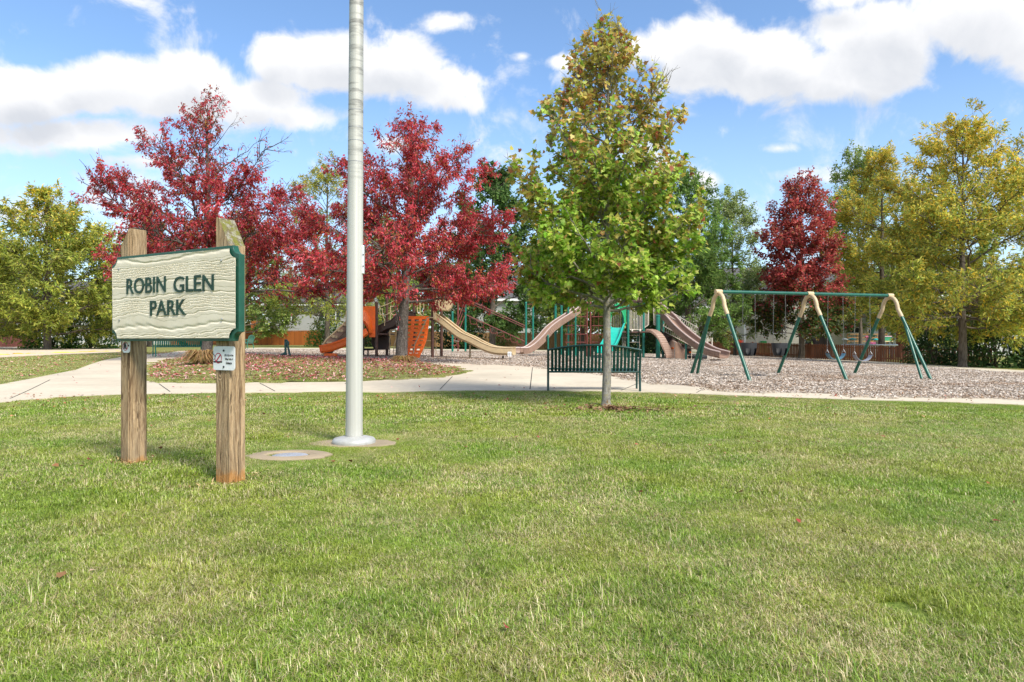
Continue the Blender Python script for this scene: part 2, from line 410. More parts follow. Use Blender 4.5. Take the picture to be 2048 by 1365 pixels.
# sawn joints of the path: thin dark recess strips
jm = MB()
for (a_, b_) in (((1242, 783.5), (1283, 766)), ((1393, 788), (1408, 779.5)), ((550, 785), (520, 769)), ((880, 781.5), (905, 755)), ((1060, 781), (1065, 737)), ((20, 800), (100, 762)), ((720, 783), (690, 769)), ((1700, 799), (1709, 794)), ((340, 786), (318, 770))):
    A, B = G(*a_), G(*b_); n = 12
    for k in range(n):
        p, q_ = A.lerp(B, k / n), A.lerp(B, (k + 1) / n); sd = Vector((-(B - A).y, (B - A).x, 0)).normalized() * .009
        vv = [p - sd, q_ - sd, q_ + sd, p + sd]; jm.add([(v.x, v.y, float(gz(v.x, v.y)) + .0235) for v in vv], [(0, 1, 2, 3)])
jo = jm.build('path_joints', mat_dark); jo['kind'] = 'structure'

# ------------------------------------------------------------------ grass: patches of blades, instanced
hid = bpy.data.collections.new('grass_patches')
def blade_patch(name, size, n, L, Wd, lean, segs=2):
    xy = rng.uniform(-size / 2, size / 2, (n, 2)); cl = rng.normal(0, 1, (max(4, n // 60), 2)) * size * .3
    th = rng.uniform(0, 2 * np.pi, n); ln = L * rng.uniform(.55, 1.25, n); le = np.clip(rng.normal(lean, .25, n), .05, 1.25)
    d = np.stack([np.cos(th), np.sin(th)], 1); sd = np.stack([-d[:, 1], d[:, 0]], 1); wd = Wd * rng.uniform(.6, 1.3, n)
    tip = np.column_stack([xy + d * (ln * np.sin(le))[:, None], ln * np.cos(le) + .004])
    mid = np.column_stack([xy + d * (ln * .42 * np.sin(le * .55))[:, None], ln * .55 * np.cos(le * .5)])
    b0 = np.column_stack([xy, np.full(n, -.01)]); s3 = np.column_stack([sd * wd[:, None] / 2, np.zeros(n)])
    V = np.stack([b0 - s3, b0 + s3, mid + s3 * .9, mid - s3 * .9, tip], 1).reshape(-1, 3); o = np.arange(n) * 5
    r1 = np.repeat(rng.random(n), 5); r2 = np.repeat(rng.random(n), 5)
    me = np_mesh(name, V, np.stack([o + 3, o + 2, o + 4], 1), np.stack([o, o + 1, o + 2, o + 3], 1), {'rnd': r1, 'rnd2': r2})
    me.materials.append(mat_grass); ob = bpy.data.objects.new(name, me); hid.objects.link(ob); return ob
for k in range(5): blade_patch('a%d' % k, .36, 3300, .034, .0026, 1.0)
for k in range(4): blade_patch('b%d' % k, .62, 3500, .038, .0042, .95)
for k in range(4): blade_patch('c%d' % k, 1.15, 3200, .036, .0085, .85)
for k in range(3): blade_patch('d%d' % k, .26, 150, .065, .0036, .8)      # lusher, taller tufts
def gn_scatter(name, coll, pts, rot, scl, idx, mat=None):
    me = bpy.data.meshes.new(name); me.vertices.add(len(pts)); me.vertices.foreach_set('co', np.asarray(pts, np.float32).ravel())
    for nm, a_, t in (('rot', rot, 'FLOAT'), ('scl', scl, 'FLOAT'), ('idx', idx, 'INT')):
        at = me.attributes.new(nm, t, 'POINT'); at.data.foreach_set('value', np.asarray(a_, np.int32 if t == 'INT' else np.float32))
    o = bpy.data.objects.new(name, me); COL.objects.link(o)
    ng = bpy.data.node_groups.new(name, 'GeometryNodeTree'); ng.interface.new_socket('Geometry', in_out='INPUT', socket_type='NodeSocketGeometry'); ng.interface.new_socket('Geometry', in_out='OUTPUT', socket_type='NodeSocketGeometry')
    N = ng.nodes; gi = N.new('NodeGroupInput'); go = N.new('NodeGroupOutput'); ip = N.new('GeometryNodeInstanceOnPoints'); ci = N.new('GeometryNodeCollectionInfo')
    ci.inputs['Collection'].default_value = coll; ci.inputs['Separate Children'].default_value = True; ci.inputs['Reset Children'].default_value = True
    def attr(nm, t):
        n_ = N.new('GeometryNodeInputNamedAttribute'); n_.data_type = t; n_.inputs[0].default_value = nm; return n_.outputs[0]
    cx = N.new('ShaderNodeCombineXYZ'); L = ng.links
    L.new(gi.outputs[0], ip.inputs['Points']); L.new(ci.outputs[0], ip.inputs['Instance']); ip.inputs['Pick Instance'].default_value = True
    L.new(attr('idx', 'INT'), ip.inputs['Instance Index']); L.new(attr('rot', 'FLOAT'), cx.inputs[2]); L.new(cx.outputs[0], ip.inputs['Rotation']); L.new(attr('scl', 'FLOAT'), ip.inputs['Scale'])
    L.new(ip.outputs[0], go.inputs[0]); md = o.modifiers.new('scatter', 'NODES'); md.node_group = ng; return o
PAVED = [conc_poly, mulch_poly, far_poly, sand_poly]
def grid_pts(y0, y1, cell, pad, xmin=-1e9, xmax=1e9, k=.78):
    out = []
    for yy in np.arange(y0, y1, cell):
        lim = max(k * yy + pad, 2.2); xx = np.arange(max(-lim, xmin), min(lim, xmax), cell); out.append(np.column_stack([xx, np.full(len(xx), yy)]))
    p = np.concatenate(out); return p + rng.uniform(-.35, .35, p.shape) * cell
def keep(p, margin=0.):
    k = np.ones(len(p), bool)
    for po in PAVED: k &= ~inside_poly(po, p)
    return k
pad_c = np.array([-1.95, 7.1])
sets = []
p = grid_pts(1.2, 4.6, .25, .9); sets.append((p, rng.integers(0, 5, len(p)), rng.uniform(.85, 1.15, len(p))))
p = grid_pts(4.6, 9.6, .42, 1.3); sets.append((p, rng.integers(5, 9, len(p)), rng.uniform(.85, 1.15, len(p))))
p = grid_pts(9.6, 30, .72, 2.5); p = p[keep(p)]
bnd = np.concatenate([po for po in PAVED])
def bdist(q): return np.concatenate([np.sqrt(((c[:, None] - bnd[None]) ** 2).sum(2)).min(1) for c in np.array_split(q, max(1, len(q) // 400))])
dd = bdist(p); p = p[dd > .62]; sets.append((p, rng.integers(9, 13, len(p)), rng.uniform(.8, 1.1, len(p))))
p = grid_pts(9.6, 30, .24, 2.5); p = p[keep(p)]; dd = bdist(p); p = p[(dd > .10) & (dd < .75)]; sets.append((p, rng.integers(5, 9, len(p)), rng.uniform(.5, .68, len(p))))
p = grid_pts(13, 32, .34, 0); p = p[inside_poly(island_poly, p)]; sets.append((p, rng.integers(5, 9, len(p)), rng.uniform(.7, .9, len(p))))
p = np.column_stack([rng.uniform(-6, 6, 260), rng.uniform(2, 8, 260)]); p = p[np.abs(p[:, 0]) < .8 * p[:, 1]]; sets.append((p, rng.integers(13, 16, len(p)), rng.uniform(.7, 1.15, len(p))))
p = np.concatenate([s[0] for s in sets]); ii = np.concatenate([s[1] for s in sets]); ss = np.concatenate([s[2] for s in sets])
fp_, hc_ = np.array(G(708, 891))[:2], np.array(G(578, 917))[:2]
def ell(q, c, rx, ry): return ((q[:, 0] - c[0]) / rx) ** 2 + ((q[:, 1] - c[1]) / ry) ** 2
ok = (ell(p, fp_, .80, .66) > 1) & (ell(p, hc_, .72, .62) > 1); p, ii, ss = p[ok], ii[ok], ss[ok]
for _ in range(2):                                          # small tufts right up to the concrete edges
    fx, fy = np.meshgrid(np.arange(-3.4, -.5, .12), np.arange(5.4, 8.4, .12)); f = np.column_stack([fx.ravel(), fy.ravel()]) + rng.uniform(-.04, .04, (fx.size, 2))
    f = f[((ell(f, fp_, .80, .66) < 1) | (ell(f, hc_, .72, .62) < 1)) & (ell(f, fp_ + [-.03, .03], .50, .27) > rng.uniform(.55, 1.15, len(f))) & (ell(f, hc_ + [.02, .05], .36, .22) > rng.uniform(.45, 1.1, len(f)))]
    p = np.concatenate([p, f]); ii = np.concatenate([ii, rng.integers(0, 5, len(f))]); ss = np.concatenate([ss, rng.uniform(.8, 1.0, len(f))])
grass = gn_scatter('lawn_grass', hid, np.column_stack([p, gz_isl(p[:, 0], p[:, 1])]), rng.uniform(0, 6.28, len(p)), ss, ii)
tag(grass, 'mown green and straw coloured lawn grass blades', 'grass', kind='stuff')

# bark chips lying loose on the mulch bed
chipc = bpy.data.collections.new('chip_patches')
def chip_patch(name, size, n, L):
    a = rng.uniform(0, 6.28, n); ti = rng.normal(0, .35, n); xy = rng.uniform(-size / 2, size / 2, (n, 2)); X = np.column_stack([np.cos(a), np.sin(a), ti]); N = np.column_stack([rng.normal(0, .5, (n, 2)), np.ones(n)])
    pal = np.array([(.60, .525, .44), (.50, .43, .36), (.33, .27, .215), (.68, .60, .52), (.40, .28, .18), (.54, .45, .36)]); c = pal[rng.choice(6, n, p=[.28, .22, .2, .12, .1, .08])] * rng.uniform(.8, 1.2, (n, 1))
    T = np.array([(-.5, -.16, 0), (.5, -.13, .02), (.46, .15, 0), (-.45, .17, .02)]); X = X / np.linalg.norm(X, axis=1, keepdims=True); N -= X * np.sum(N * X, 1, keepdims=True); N /= np.linalg.norm(N, axis=1, keepdims=True); Y = np.cross(N, X)
    s = L * rng.uniform(.5, 1.5, n); C = np.column_stack([xy, rng.uniform(.004, .03, n)])
    V = (C[:, None] + s[:, None, None] * (T[None, :, 0:1] * X[:, None] + T[None, :, 1:2] * Y[:, None] + .02 * T[None, :, 2:3] * N[:, None])).reshape(-1, 3); o = np.arange(n) * 4
    me = np_mesh(name, V, None, np.stack([o, o + 1, o + 2, o + 3], 1), {'col': np.repeat(np.column_stack([c, np.ones(n)]), 4, 0)}); me.materials.append(mat_chip); ob = bpy.data.objects.new(name, me); chipc.objects.link(ob)
for k in range(4): chip_patch('m%d' % k, 1.1, 1400, .043)
p = grid_pts(12, 58, .85, 3); p = p[inside_poly(mulch_poly, p)]
chips = gn_scatter('bark_chips', chipc, np.column_stack([p, gz(p[:, 0], p[:, 1]) + .008]), rng.uniform(0, 6.28, len(p)), np.ones(len(p)), rng.integers(0, 4, len(p)))
tag(chips, 'loose grey brown bark chips covering the play area', 'mulch', kind='stuff')
# ------------------------------------------------------------------ trees
def bark(name, col, col2, scale=7., stretch=.25, lichen=None):
    m, b, bs, _ = new_mat(name); p = b.mapping(geo_pos(b), (1, 1, stretch)); n1 = b.noise(p, scale * 2, 6, .7, .6); n2 = b.noise(p, scale * 9, 4, .7)
    c = b.mix(b.rng(n1, .35, .65), col, col2)
    if lichen: c = b.mix(b.rng(b.noise(geo_pos(b), 22, 5, .75), .52, .62), c, lichen)
    b.put(bs.inputs['Base Color'], c); bs.inputs['Roughness'].default_value = .95; bs.inputs['Specular IOR Level'].default_value = .1
    bump(b, bs, b.m('ADD', n1, b.m('MULTIPLY', n2, .5)), .9, .02); return m
bark_maple = bark('maple_bark', (.14, .125, .105), (.33, .31, .27), 9, .5, (.30, .27, .16))
bark_dark = bark('dark_bark', (.045, .038, .032), (.16, .135, .115), 8, .3, (.20, .18, .16))
bark_tan = bark('grey_brown_bark', (.07, .055, .042), (.20, .165, .13), 6, .25)

T_MAPLE = np.array([(0, 0, 0), (.02, -.03, 0), (.0, -.22, .02), (-.02, -.42, .05), (.22, -.33, .03), (.34, -.52, .08), (.50, -.26, .03), (.66, -.24, .04), (.74, -.08, .01), (1.0, 0, -.06),
                    (.74, .08, .01), (.66, .24, .04), (.50, .26, .03), (.34, .52, .08), (.22, .33, .03), (-.02, .42, .05), (.0, .22, .02), (.02, .03, 0), (.38, 0, -.05)])
T_MAPLE = T_MAPLE[[0, 3, 4, 5, 6, 9, 12, 13, 14, 15, 18]]; F_MAPLE = [(10, k, (k + 1) % 10) for k in range(10)]
T_LANCE = np.array([(0, 0, 0), (.36, -.22, .06), (1, 0, -.12), (.36, .22, .06)]); F_LANCE = [(0, 1, 2), (0, 2, 3)]
T_OVAL = np.array([(0, 0, 0), (.45, -.3, .06), (1, 0, -.05), (.45, .3, .06)]); F_OVAL = [(0, 1, 2), (0, 2, 3)]
T_FEATH = np.array([(0, 0, 0), (.35, -.16, .03), (1, .02, -.12), (.4, .17, .05)]); F_FEATH = [(0, 1, 2), (0, 2, 3)]
SHAPES = {'maple': (T_MAPLE, F_MAPLE), 'lance': (T_LANCE, F_LANCE), 'oval': (T_OVAL, F_OVAL), 'feather': (T_FEATH, F_FEATH)}
def unit(v): return v / (np.linalg.norm(v, axis=-1, keepdims=True) + 1e-9)
def leaves_mesh(name, C, X, N, size, col, shape):
    """one leaf per row: centre C, direction X, normal hint N"""
    T, Fc = SHAPES[shape]; X = unit(X); N = unit(N - X * np.sum(N * X, -1, keepdims=True)); Y = np.cross(N, X)
    V = (C[:, None, :] + size[:, None, None] * (T[None, :, 0:1] * X[:, None] + T[None, :, 1:2] * Y[:, None] + T[None, :, 2:3] * N[:, None])).reshape(-1, 3)
    k = len(T); tri = (np.array(Fc)[None] + (np.arange(len(C)) * k)[:, None, None]).reshape(-1, 3)
    return np_mesh(name, V, tri, None, {'col': np.repeat(np.column_stack([col, np.ones(len(C))]), k, 0)})
def tubes(Pt, Rd, k):
    """Pt (N,m,3), Rd (N,m) -> verts, quads"""
    N, m, _ = Pt.shape; t = unit(np.gradient(Pt, axis=1)); ref = np.where(np.abs(t[..., 2:3]) < .8, np.array([0, 0, 1.]), np.array([1., 0, 0])); a = unit(np.cross(t, ref)); c = np.cross(t, a)
    an = 2 * np.pi * np.arange(k) / k; V = Pt[:, :, None] + Rd[:, :, None, None] * (a[:, :, None] * np.cos(an)[None, None, :, None] + c[:, :, None] * np.sin(an)[None, None, :, None])
    n_, i, j = np.meshgrid(np.arange(N), np.arange(m - 1), np.arange(k), indexing='ij'); o = (n_ * m + i) * k; q = np.stack([o + j, o + (j + 1) % k, o + k + (j + 1) % k, o + k + j], -1).reshape(-1, 4)
    return V.reshape(-1, 3), q
def grow(S, D, L, up, m, r, wob=.06):
    s = np.linspace(0, 1, m)[None, :, None]; D = unit(D)
    p = S[:, None] + D[:, None] * s * L[:, None, None] + np.array([0, 0, 1.]) * (up * L)[:, None, None] * s ** 2
    nz = r.normal(0, 1, (len(S), m, 3)) * wob * L[:, None, None]; nz = np.cumsum(nz, 1) * .5; nz[:, 0] = 0
    return p + nz
def pick_palette(pal, w_, n, r):
    pal = np.array(pal); k = r.choice(len(pal), n, p=np.array(w_) / sum(w_)); c = pal[k]
    return np.clip(c * r.uniform(.75, 1.25, (n, 1)) * r.uniform(.92, 1.08, (n, 3)), 0, 1)
def tree(name, label, base, H, prof, t0, nprim, e0, e1, tr, leaf, colf, seed, group=None, barkm=None, n2=8, n3=5, per=8, up=.12, lean=(0, 0), cat='tree', top=.97, bare=None, sec=(.22, .38), rlen=(.8, 1.06), skew=None, stems=1, flare=1.5, n_lead=9, ter=.42, hpow=1.35):
    r = np.random.default_rng(seed); base = np.array(base, float)
    pt = np.array([p_[0] for p_ in prof]); pr = np.array([p_[1] for p_ in prof])
    def Rf(t, az):
        v = np.interp(t, pt, pr, left=pr[0], right=0.)
        return v * (skew(az, t) if skew else 1.)
    m = 16; s = np.linspace(0, 1, m); trunk = base + np.column_stack([lean[0] * s ** 1.5, lean[1] * s ** 1.5, s * H * top]) + np.column_stack([np.cumsum(r.normal(0, .007 * H / 5, m)), np.cumsum(r.normal(0, .007 * H / 5, m)), np.zeros(m)]) * (s > 0)[:, None]
    trunk[0] = base - [0, 0, .15]
    rad = tr * np.clip(1 - s, .03, 1) ** .75; rad[0] *= flare; rad[1] *= 1 + (flare - 1) * .1
    # insert a tight flare near the root
    fl = base + (trunk[1] - base) * np.array([.0, .08, .25])[:, None]; trunk = np.concatenate([trunk[:1], fl, trunk[1:]]); rad = np.concatenate([rad[:1], [tr * flare, tr * (1 + (flare - 1) * .35), tr * 1.02], rad[1:]])
    def at_h(z):
        return np.stack([np.interp(z, trunk[:, 2], trunk[:, k]) for k in range(3)], -1)
    TV = [tubes(trunk[None], rad[None], 10)]
    # primaries
    hs = H * (t0 + (.93 - t0) * ((np.arange(nprim) + r.uniform(0, .9, nprim)) / nprim) ** hpow); az = np.arange(nprim) * 2.399 + r.uniform(-.5, .5, nprim)
    el = np.radians(e0 + (e1 - e0) * (hs / H - t0) / (.95 - t0) + r.normal(0, 6, nprim)); L = np.zeros(nprim)
    for k in range(nprim):
        l = .1
        while l < H and l * math.cos(el[k]) < Rf((hs[k] + l * (math.sin(el[k]) + up)) / H, az[k]): l += .05
        L[k] = l
    L = np.maximum(L * r.uniform(rlen[0], rlen[1], nprim), .15)
    S1 = at_h(base[2] + hs); D1 = np.column_stack([np.cos(az) * np.cos(el), np.sin(az) * np.cos(el), np.sin(el)])
    # the leader's shoots
    nl = n_lead; lz = base[2] + H * r.uniform(.78, top, nl); laz = r.uniform(0, 6.3, nl); lel = np.radians(r.uniform(50, 80, nl)); LL = np.maximum(.12 * H * r.uniform(.4, 1., nl) * (1.1 - (lz - base[2]) / H) / .2, .1 * r.uniform(.5, 1, nl) * H / 5)
    S1 = np.concatenate([S1, at_h(lz)]); D1 = np.concatenate([D1, np.column_stack([np.cos(laz) * np.cos(lel), np.sin(laz) * np.cos(lel), np.sin(lel)])]); L = np.concatenate([L, LL])
    n1 = len(S1); m1 = 9; P1 = grow(S1, D1, L, np.full(n1, up), m1, r, .035)
    hfrac = np.clip((S1[:, 2] - base[2]) / H, 0, 1)
    r1 = np.minimum(tr * .42, (.012 + .011 * L)) * np.clip(1.15 - hfrac * .6, .3, 1)
    TV.append(tubes(P1, r1[:, None] * np.linspace(1, .22, m1)[None], 5))
    # secondaries
    cnt = np.maximum(2, np.round(n2 * n1 * L ** 1.25 / np.sum(L ** 1.25))).astype(int); i1 = np.repeat(np.arange(n1), cnt); s1 = .16 + .84 * r.random(len(i1)) ** .85; f = s1 * (m1 - 1); k0 = np.minimum(f.astype(int), m1 - 2); fr = (f - k0)[:, None]
    S2 = P1[i1, k0] * (1 - fr) + P1[i1, k0 + 1] * fr; d1 = unit(P1[i1, k0 + 1] - P1[i1, k0]); sd = unit(np.cross(d1, [0, 0, 1.]) + 1e-4); vv = np.cross(sd, d1)
    ph = r.uniform(0, 2 * np.pi, len(i1)); ph = np.where(r.random(len(i1)) < .6, np.round(ph / np.pi) * np.pi + r.normal(0, .45, len(i1)), ph); an = np.radians(r.uniform(28, 62, len(i1)))
    D2 = d1 * np.cos(an)[:, None] + (sd * np.cos(ph)[:, None] + vv * np.sin(ph)[:, None]) * np.sin(an)[:, None] + np.array([0, 0, .12])
    L2 = np.maximum(L[i1] * (sec[0] + sec[1] * (1 - s1)) * r.uniform(.6, 1.15, len(i1)), .045 * H); m2 = 5; P2 = grow(S2, D2, L2, np.full(len(i1), up), m2, r, .05)
    r2 = np.maximum(r1[i1] * .42, .004); TV.append(tubes(P2, r2[:, None] * np.linspace(1, .3, m2)[None], 4))
    # twigs
    cnt = np.maximum(2, np.round(n3 * len(i1) * L2 / np.sum(L2))).astype(int); i2 = np.repeat(np.arange(len(i1)), cnt); s2 = .12 + .88 * r.random(len(i2)) ** .9; f = s2 * (m2 - 1); k0 = np.minimum(f.astype(int), m2 - 2); fr = (f - k0)[:, None]
    S3 = P2[i2, k0] * (1 - fr) + P2[i2, k0 + 1] * fr; d2 = unit(P2[i2, k0 + 1] - P2[i2, k0]); D3 = unit(d2 + r.normal(0, .55, (len(i2), 3))); L3 = np.maximum(L2[i2] * ter * r.uniform(.6, 1.2, len(i2)), .022 * H); P3 = grow(S3, D3, L3, np.full(len(i2), up * .6), 3, r, .05)
    r3 = np.maximum(r2[i2] * .45, .0028); TV.append(tubes(P3, r3[:, None] * np.linspace(1, .5, 3)[None], 3))
    # leaves
    i3 = np.repeat(np.arange(len(i2)), per); s3 = r.uniform(.1, 1.05, len(i3)); f = np.clip(s3 * 2, 0, 1.999); k0 = f.astype(int); fr = (f - k0)[:, None]
    C = P3[i3, k0] * (1 - fr) + P3[i3, k0 + 1] * fr + r.normal(0, leaf.get('jit', .03), (len(i3), 3))
    rel = C - base; t = np.clip(rel[:, 2] / H, 0, 1.2); rr = np.hypot(rel[:, 0] - lean[0] * t, rel[:, 1] - lean[1] * t); lim = np.interp(t, pt, pr, left=pr[0], right=pr[-1])
    kp = r.random(len(C)) < np.clip(1.1 - (rr / (lim + .05) - 1) * 7, .03, 1)
    if bare is not None: kp &= r.random(len(C)) > bare(rel, t)
    C, i3, rr, lim, t = C[kp], i3[kp], rr[kp], lim[kp], t[kp]
    out_ = unit(C - at_h(C[:, 2])); d3 = unit(P3[i3, 2] - P3[i3, 0]); X = d3 * .5 + out_ * .35 + r.normal(0, .55, C.shape) + np.array([0, 0, -leaf.get('droop', .4)])
    N = np.array([0, 0, 1.]) * leaf.get('flat', .8) + out_ * .35 + r.normal(0, .5, C.shape)
    size = leaf['size'] * r.uniform(.55, 1.2, len(C)); col = colf(t, rr / (lim + .05), np.random.default_rng(seed + 5), i3, C - base)
    root = empty(name, base, label, cat, group)
    V = np.concatenate([v for v, _ in TV]); off = np.cumsum([0] + [len(v) for v, _ in TV[:-1]]); Q = np.concatenate([q + o for (_, q), o in zip(TV, off)])
    link_mesh(np_mesh('trunk', V, None, Q), 'trunk', barkm or bark_tan, root, True)
    link_mesh(leaves_mesh('crown', C, X, N, size, col, leaf['shape']), 'crown', mat_leaf, root)
    return root
def clumpy(i3, r, k=40, amp=.3):
    """a slow brightness change from branch to branch (leaf colour differs by branch)"""
    g = r.uniform(1 - amp, 1 + amp, 100000); return g[(i3 // k) % 100000][:, None]
def mixcol(a, b, f): return np.array(a)[None] * (1 - f[:, None]) + np.array(b)[None] * f[:, None]

def col_maple(t, q, r, i3, rel):
    n = len(t); g = pick_palette([(.20, .38, .035), (.34, .50, .06), (.48, .60, .10), (.62, .66, .18)], [2.4, 4, 3.4, 2], n, r)
    au = pick_palette([(.52, .44, .10), (.54, .32, .10), (.48, .16, .09), (.44, .40, .09), (.66, .56, .18)], [3, 2.2, .8, 3, 1.5], n, r)
    pr_ = np.clip(.06 + 1.0 * np.clip((t - .42) / .5, 0, 1) ** 1.3 + .25 * np.clip(q - .8, 0, 1) + .3 * (rel[:, 0] < -1.1), 0, .8)
    br = r.uniform(-.25, .25, 100000)[(i3 // 40) % 100000]; f = (r.random(n) < pr_ + br * .8); return np.where(f[:, None], au, g) * clumpy(i3, r, 8, .15)
def col_red(t, q, r, i3, rel):
    n = len(t); a = pick_palette([(.52, .045, .058), (.66, .09, .115), (.36, .036, .04), (.74, .19, .21), (.45, .13, .05)], [4, 3, 2.4, 1.4, 2.2], n, r)
    ol = pick_palette([(.34, .22, .05), (.40, .15, .05), (.22, .18, .05)], [1, 1.5, 1], n, r); f = r.random(n) < np.clip(.55 - q, 0, .4) + .06 * (t < .5); return np.where(f[:, None], ol, a) * clumpy(i3, r, 48, .22)
def mk_col(pal, wts, amp=.25, topc=None, kk=40):
    def fn(t, q, r, i3, rel):
        c = pick_palette(pal, wts, len(t), r)
        if topc is not None:
            f = np.clip((t - topc[1]) / (topc[2] - topc[1]), 0, 1) * topc[3]; c = np.where((r.random(len(t)) < f)[:, None], pick_palette(topc[0], [1] * len(topc[0]), len(t), r), c)
        return c * clumpy(i3, r, kk, amp)
    return fn
LOC_G = [(.22, .29, .045), (.34, .39, .065), (.46, .49, .085), (.56, .53, .10)]
YEL = [(.78, .54, .055), (.68, .49, .06), (.82, .62, .10), (.58, .48, .08)]

bx_ = G(1212, 813); s_ = bx_.y / F
tree('maple_tree', 'young green maple with bronze tinted top behind the park bench', bx_, (813 - 78) * s_, [(.25, 90 * s_), (.29, 160 * s_), (.35, 178 * s_), (.5, 176 * s_), (.6, 175 * s_), (.70, 167 * s_), (.78, 148 * s_), (.86, 105 * s_), (.95, 71 * s_), (1.0, 41 * s_), (1.04, 7 * s_)], .262, 58, 6, 70, 15 * s_ / 2 * 1.18, dict(shape='maple', size=.088, droop=.45, flat=.75, jit=.035), col_maple, 11, barkm=bark_maple, n2=10, n3=5, per=10, up=.24, flare=1.5, sec=(.16, .34), rlen=(.78, 1.05), n_lead=9, hpow=1.5, bare=lambda rel, t: np.where(t > .74, .55, np.where(t > .58, .25, np.where(t < .255, .9, 0.))))
bA = Vector(on_ground(*G(413, 716).xy)); bA.z = float(gz_isl(bA.x, bA.y)[0]); s_ = bA.y / F
def bareA(rel, t): return np.where((rel[:, 0] > .35 * 2) & (t > .70), .93, np.where(t > .72, .45, np.where(t < .235, .8, 0.))) 
tree('red_tree', 'crimson leaved tree with bare upper twigs rising behind the name board', bA, (716 - 196) * s_, [(.18, 170 * s_), (.27, 232 * s_), (.45, 245 * s_), (.6, 215 * s_), (.75, 170 * s_), (.86, 120 * s_), (.94, 60 * s_), (1.0, 25 * s_)], .24, 36, 4, 58, 17 * s_ / 2 * 1.2, dict(shape='lance', size=.125, droop=.85, flat=.6, jit=.05), col_red, 21, group=None, barkm=bark_dark, n2=13, n3=5, per=22, up=.10, bare=bareA, sec=(.2, .34))
bB = Vector(on_ground(*G(803, 727).xy)); bB.z = float(gz_isl(bB.x, bB.y)[0]); s_ = bB.y / F
tree('red_tree', 'crimson leaved tree with dark trunk beside the orange climber', bB, (727 - 248) * s_, [(.16, 150 * s_), (.25, 215 * s_), (.42, 225 * s_), (.58, 205 * s_), (.72, 178 * s_), (.85, 140 * s_), (.94, 75 * s_), (1.0, 40 * s_)], .25, 36, 4, 56, 22 * s_ / 2 * 1.1, dict(shape='lance', size=.115, droop=.85, flat=.6, jit=.05), col_red, 35, barkm=bark_dark, n2=13, n3=5, per=22, up=.10, lean=(.5, 0), sec=(.2, .34), bare=lambda rel, t: np.where(t < .235, .85, np.where(t > .85, .3, 0.)))

def far_tree(name, label, px, D, ytop, prof, seed, colf, leaf, group=None, ybase=None, **k):
    """prof radii in px; ybase only shifts where the crown profile starts"""
    x = (px - CX) / F * D; b = on_ground(x, D); s = D / F; Ht = CH + (CY - ytop) * s - b.z
    kw = dict(n2=10, n3=5, per=8, up=.1, barkm=bark_tan); kw.update(k); kw['per'] = int(kw['per'] * 2.1); leaf = dict(leaf, size=leaf['size'] * .92)
    tr_ = kw.pop('tr', .2); t0 = kw.pop('t0', .2); npm = kw.pop('nprim', 26); e0 = kw.pop('e0', 8); e1 = kw.pop('e1', 58)
    return tree(name, label, b, Ht, [(t, r_ * s) for t, r_ in prof], t0, npm, e0, e1, tr_, leaf, colf, seed, group, **kw)
FE = lambda s: dict(shape='feather', size=s, droop=.25, flat=.7, jit=.09)
OV = lambda s: dict(shape='oval', size=s, droop=.35, flat=.6, jit=.10)
GY = mk_col(LOC_G, [2, 3, 2.5, 1], .25, (YEL, .55, 1.1, .5))
YY_ = mk_col(LOC_G + YEL, [2, 3.4, 3.2, 2.2, .7, .8, .5, 1.2], .22, (YEL, .4, 1., .5))
DG = mk_col([(.07, .135, .035), (.105, .185, .045), (.16, .25, .06)], [3, 3, 1.5], .3)
MG = mk_col([(.18, .26, .06), (.26, .35, .08), (.35, .43, .10), (.46, .48, .13)], [2, 3, 2, 1], .25)
far_tree('honey_locust', 'broad yellow green locust growing behind the sand court', 95, 42, 385, [(.1, 110), (.25, 165), (.5, 165), (.7, 140), (.85, 100), (1, 40)], 41, GY, FE(.30), tr=.22, t0=.12, nprim=36, per=10, n2=11, e0=-4)
far_tree('honey_locust', 'yellow green locust with fine bare tips behind the orange panel fence', 655, 60, 335, [(.14, 110), (.25, 140), (.4, 120), (.6, 95), (.8, 85), (1, 50)], 42, GY, FE(.27), tr=.24, t0=.16, nprim=28, per=7, e0=-4, e1=66)
far_tree('honey_locust', 'tall golden locust with straight trunk near the low picket fence', 1925, 34, 250, [(.18, 150), (.3, 190), (.5, 185), (.7, 160), (.85, 130), (1, 70)], 43, YY_, FE(.25), tr=.2, t0=.17, nprim=42, per=11, n2=11, e0=-6)
far_tree('honey_locust', 'leaning gold and olive locust behind the swing set', 1762, 50, 320, [(.2, 90), (.35, 125), (.6, 115), (.8, 85), (1, 40)], 44, YY_, FE(.28), tr=.24, t0=.2, nprim=34, per=10, e0=-2)
far_tree('honey_locust', 'yellow olive locust half hidden by the tall golden one', 2120, 38, 245, [(.15, 130), (.4, 160), (.7, 130), (1, 60)], 45, YY_, FE(.26), tr=.22, t0=.15, nprim=28, e0=2)
RM = mk_col([(.44, .07, .065), (.54, .12, .10), (.33, .055, .05), (.48, .24, .12)], [3, 2.5, 2, 1.2], .25)
def RMf(t, q, r, i3, rel):
    c = RM(t, q, r, i3, rel); g = pick_palette([(.07, .12, .03), (.11, .15, .03), (.20, .13, .03)], [2, 2, 1], len(t), r); f = r.random(len(t)) < np.clip((.42 - t) * 6, 0, .95); return np.where(f[:, None], g, c)
far_tree('red_maple', 'dark red maple with green skirt behind the bucket swings', 1603, 47, 368, [(.1, 75), (.25, 95), (.45, 88), (.65, 82), (.85, 66), (1, 40)], 46, RMf, OV(.24), tr=.2, t0=.12, nprim=40, per=8, n2=12, e0=10, e1=68, bare=lambda rel, t: np.where(t > .78, .55, .12))
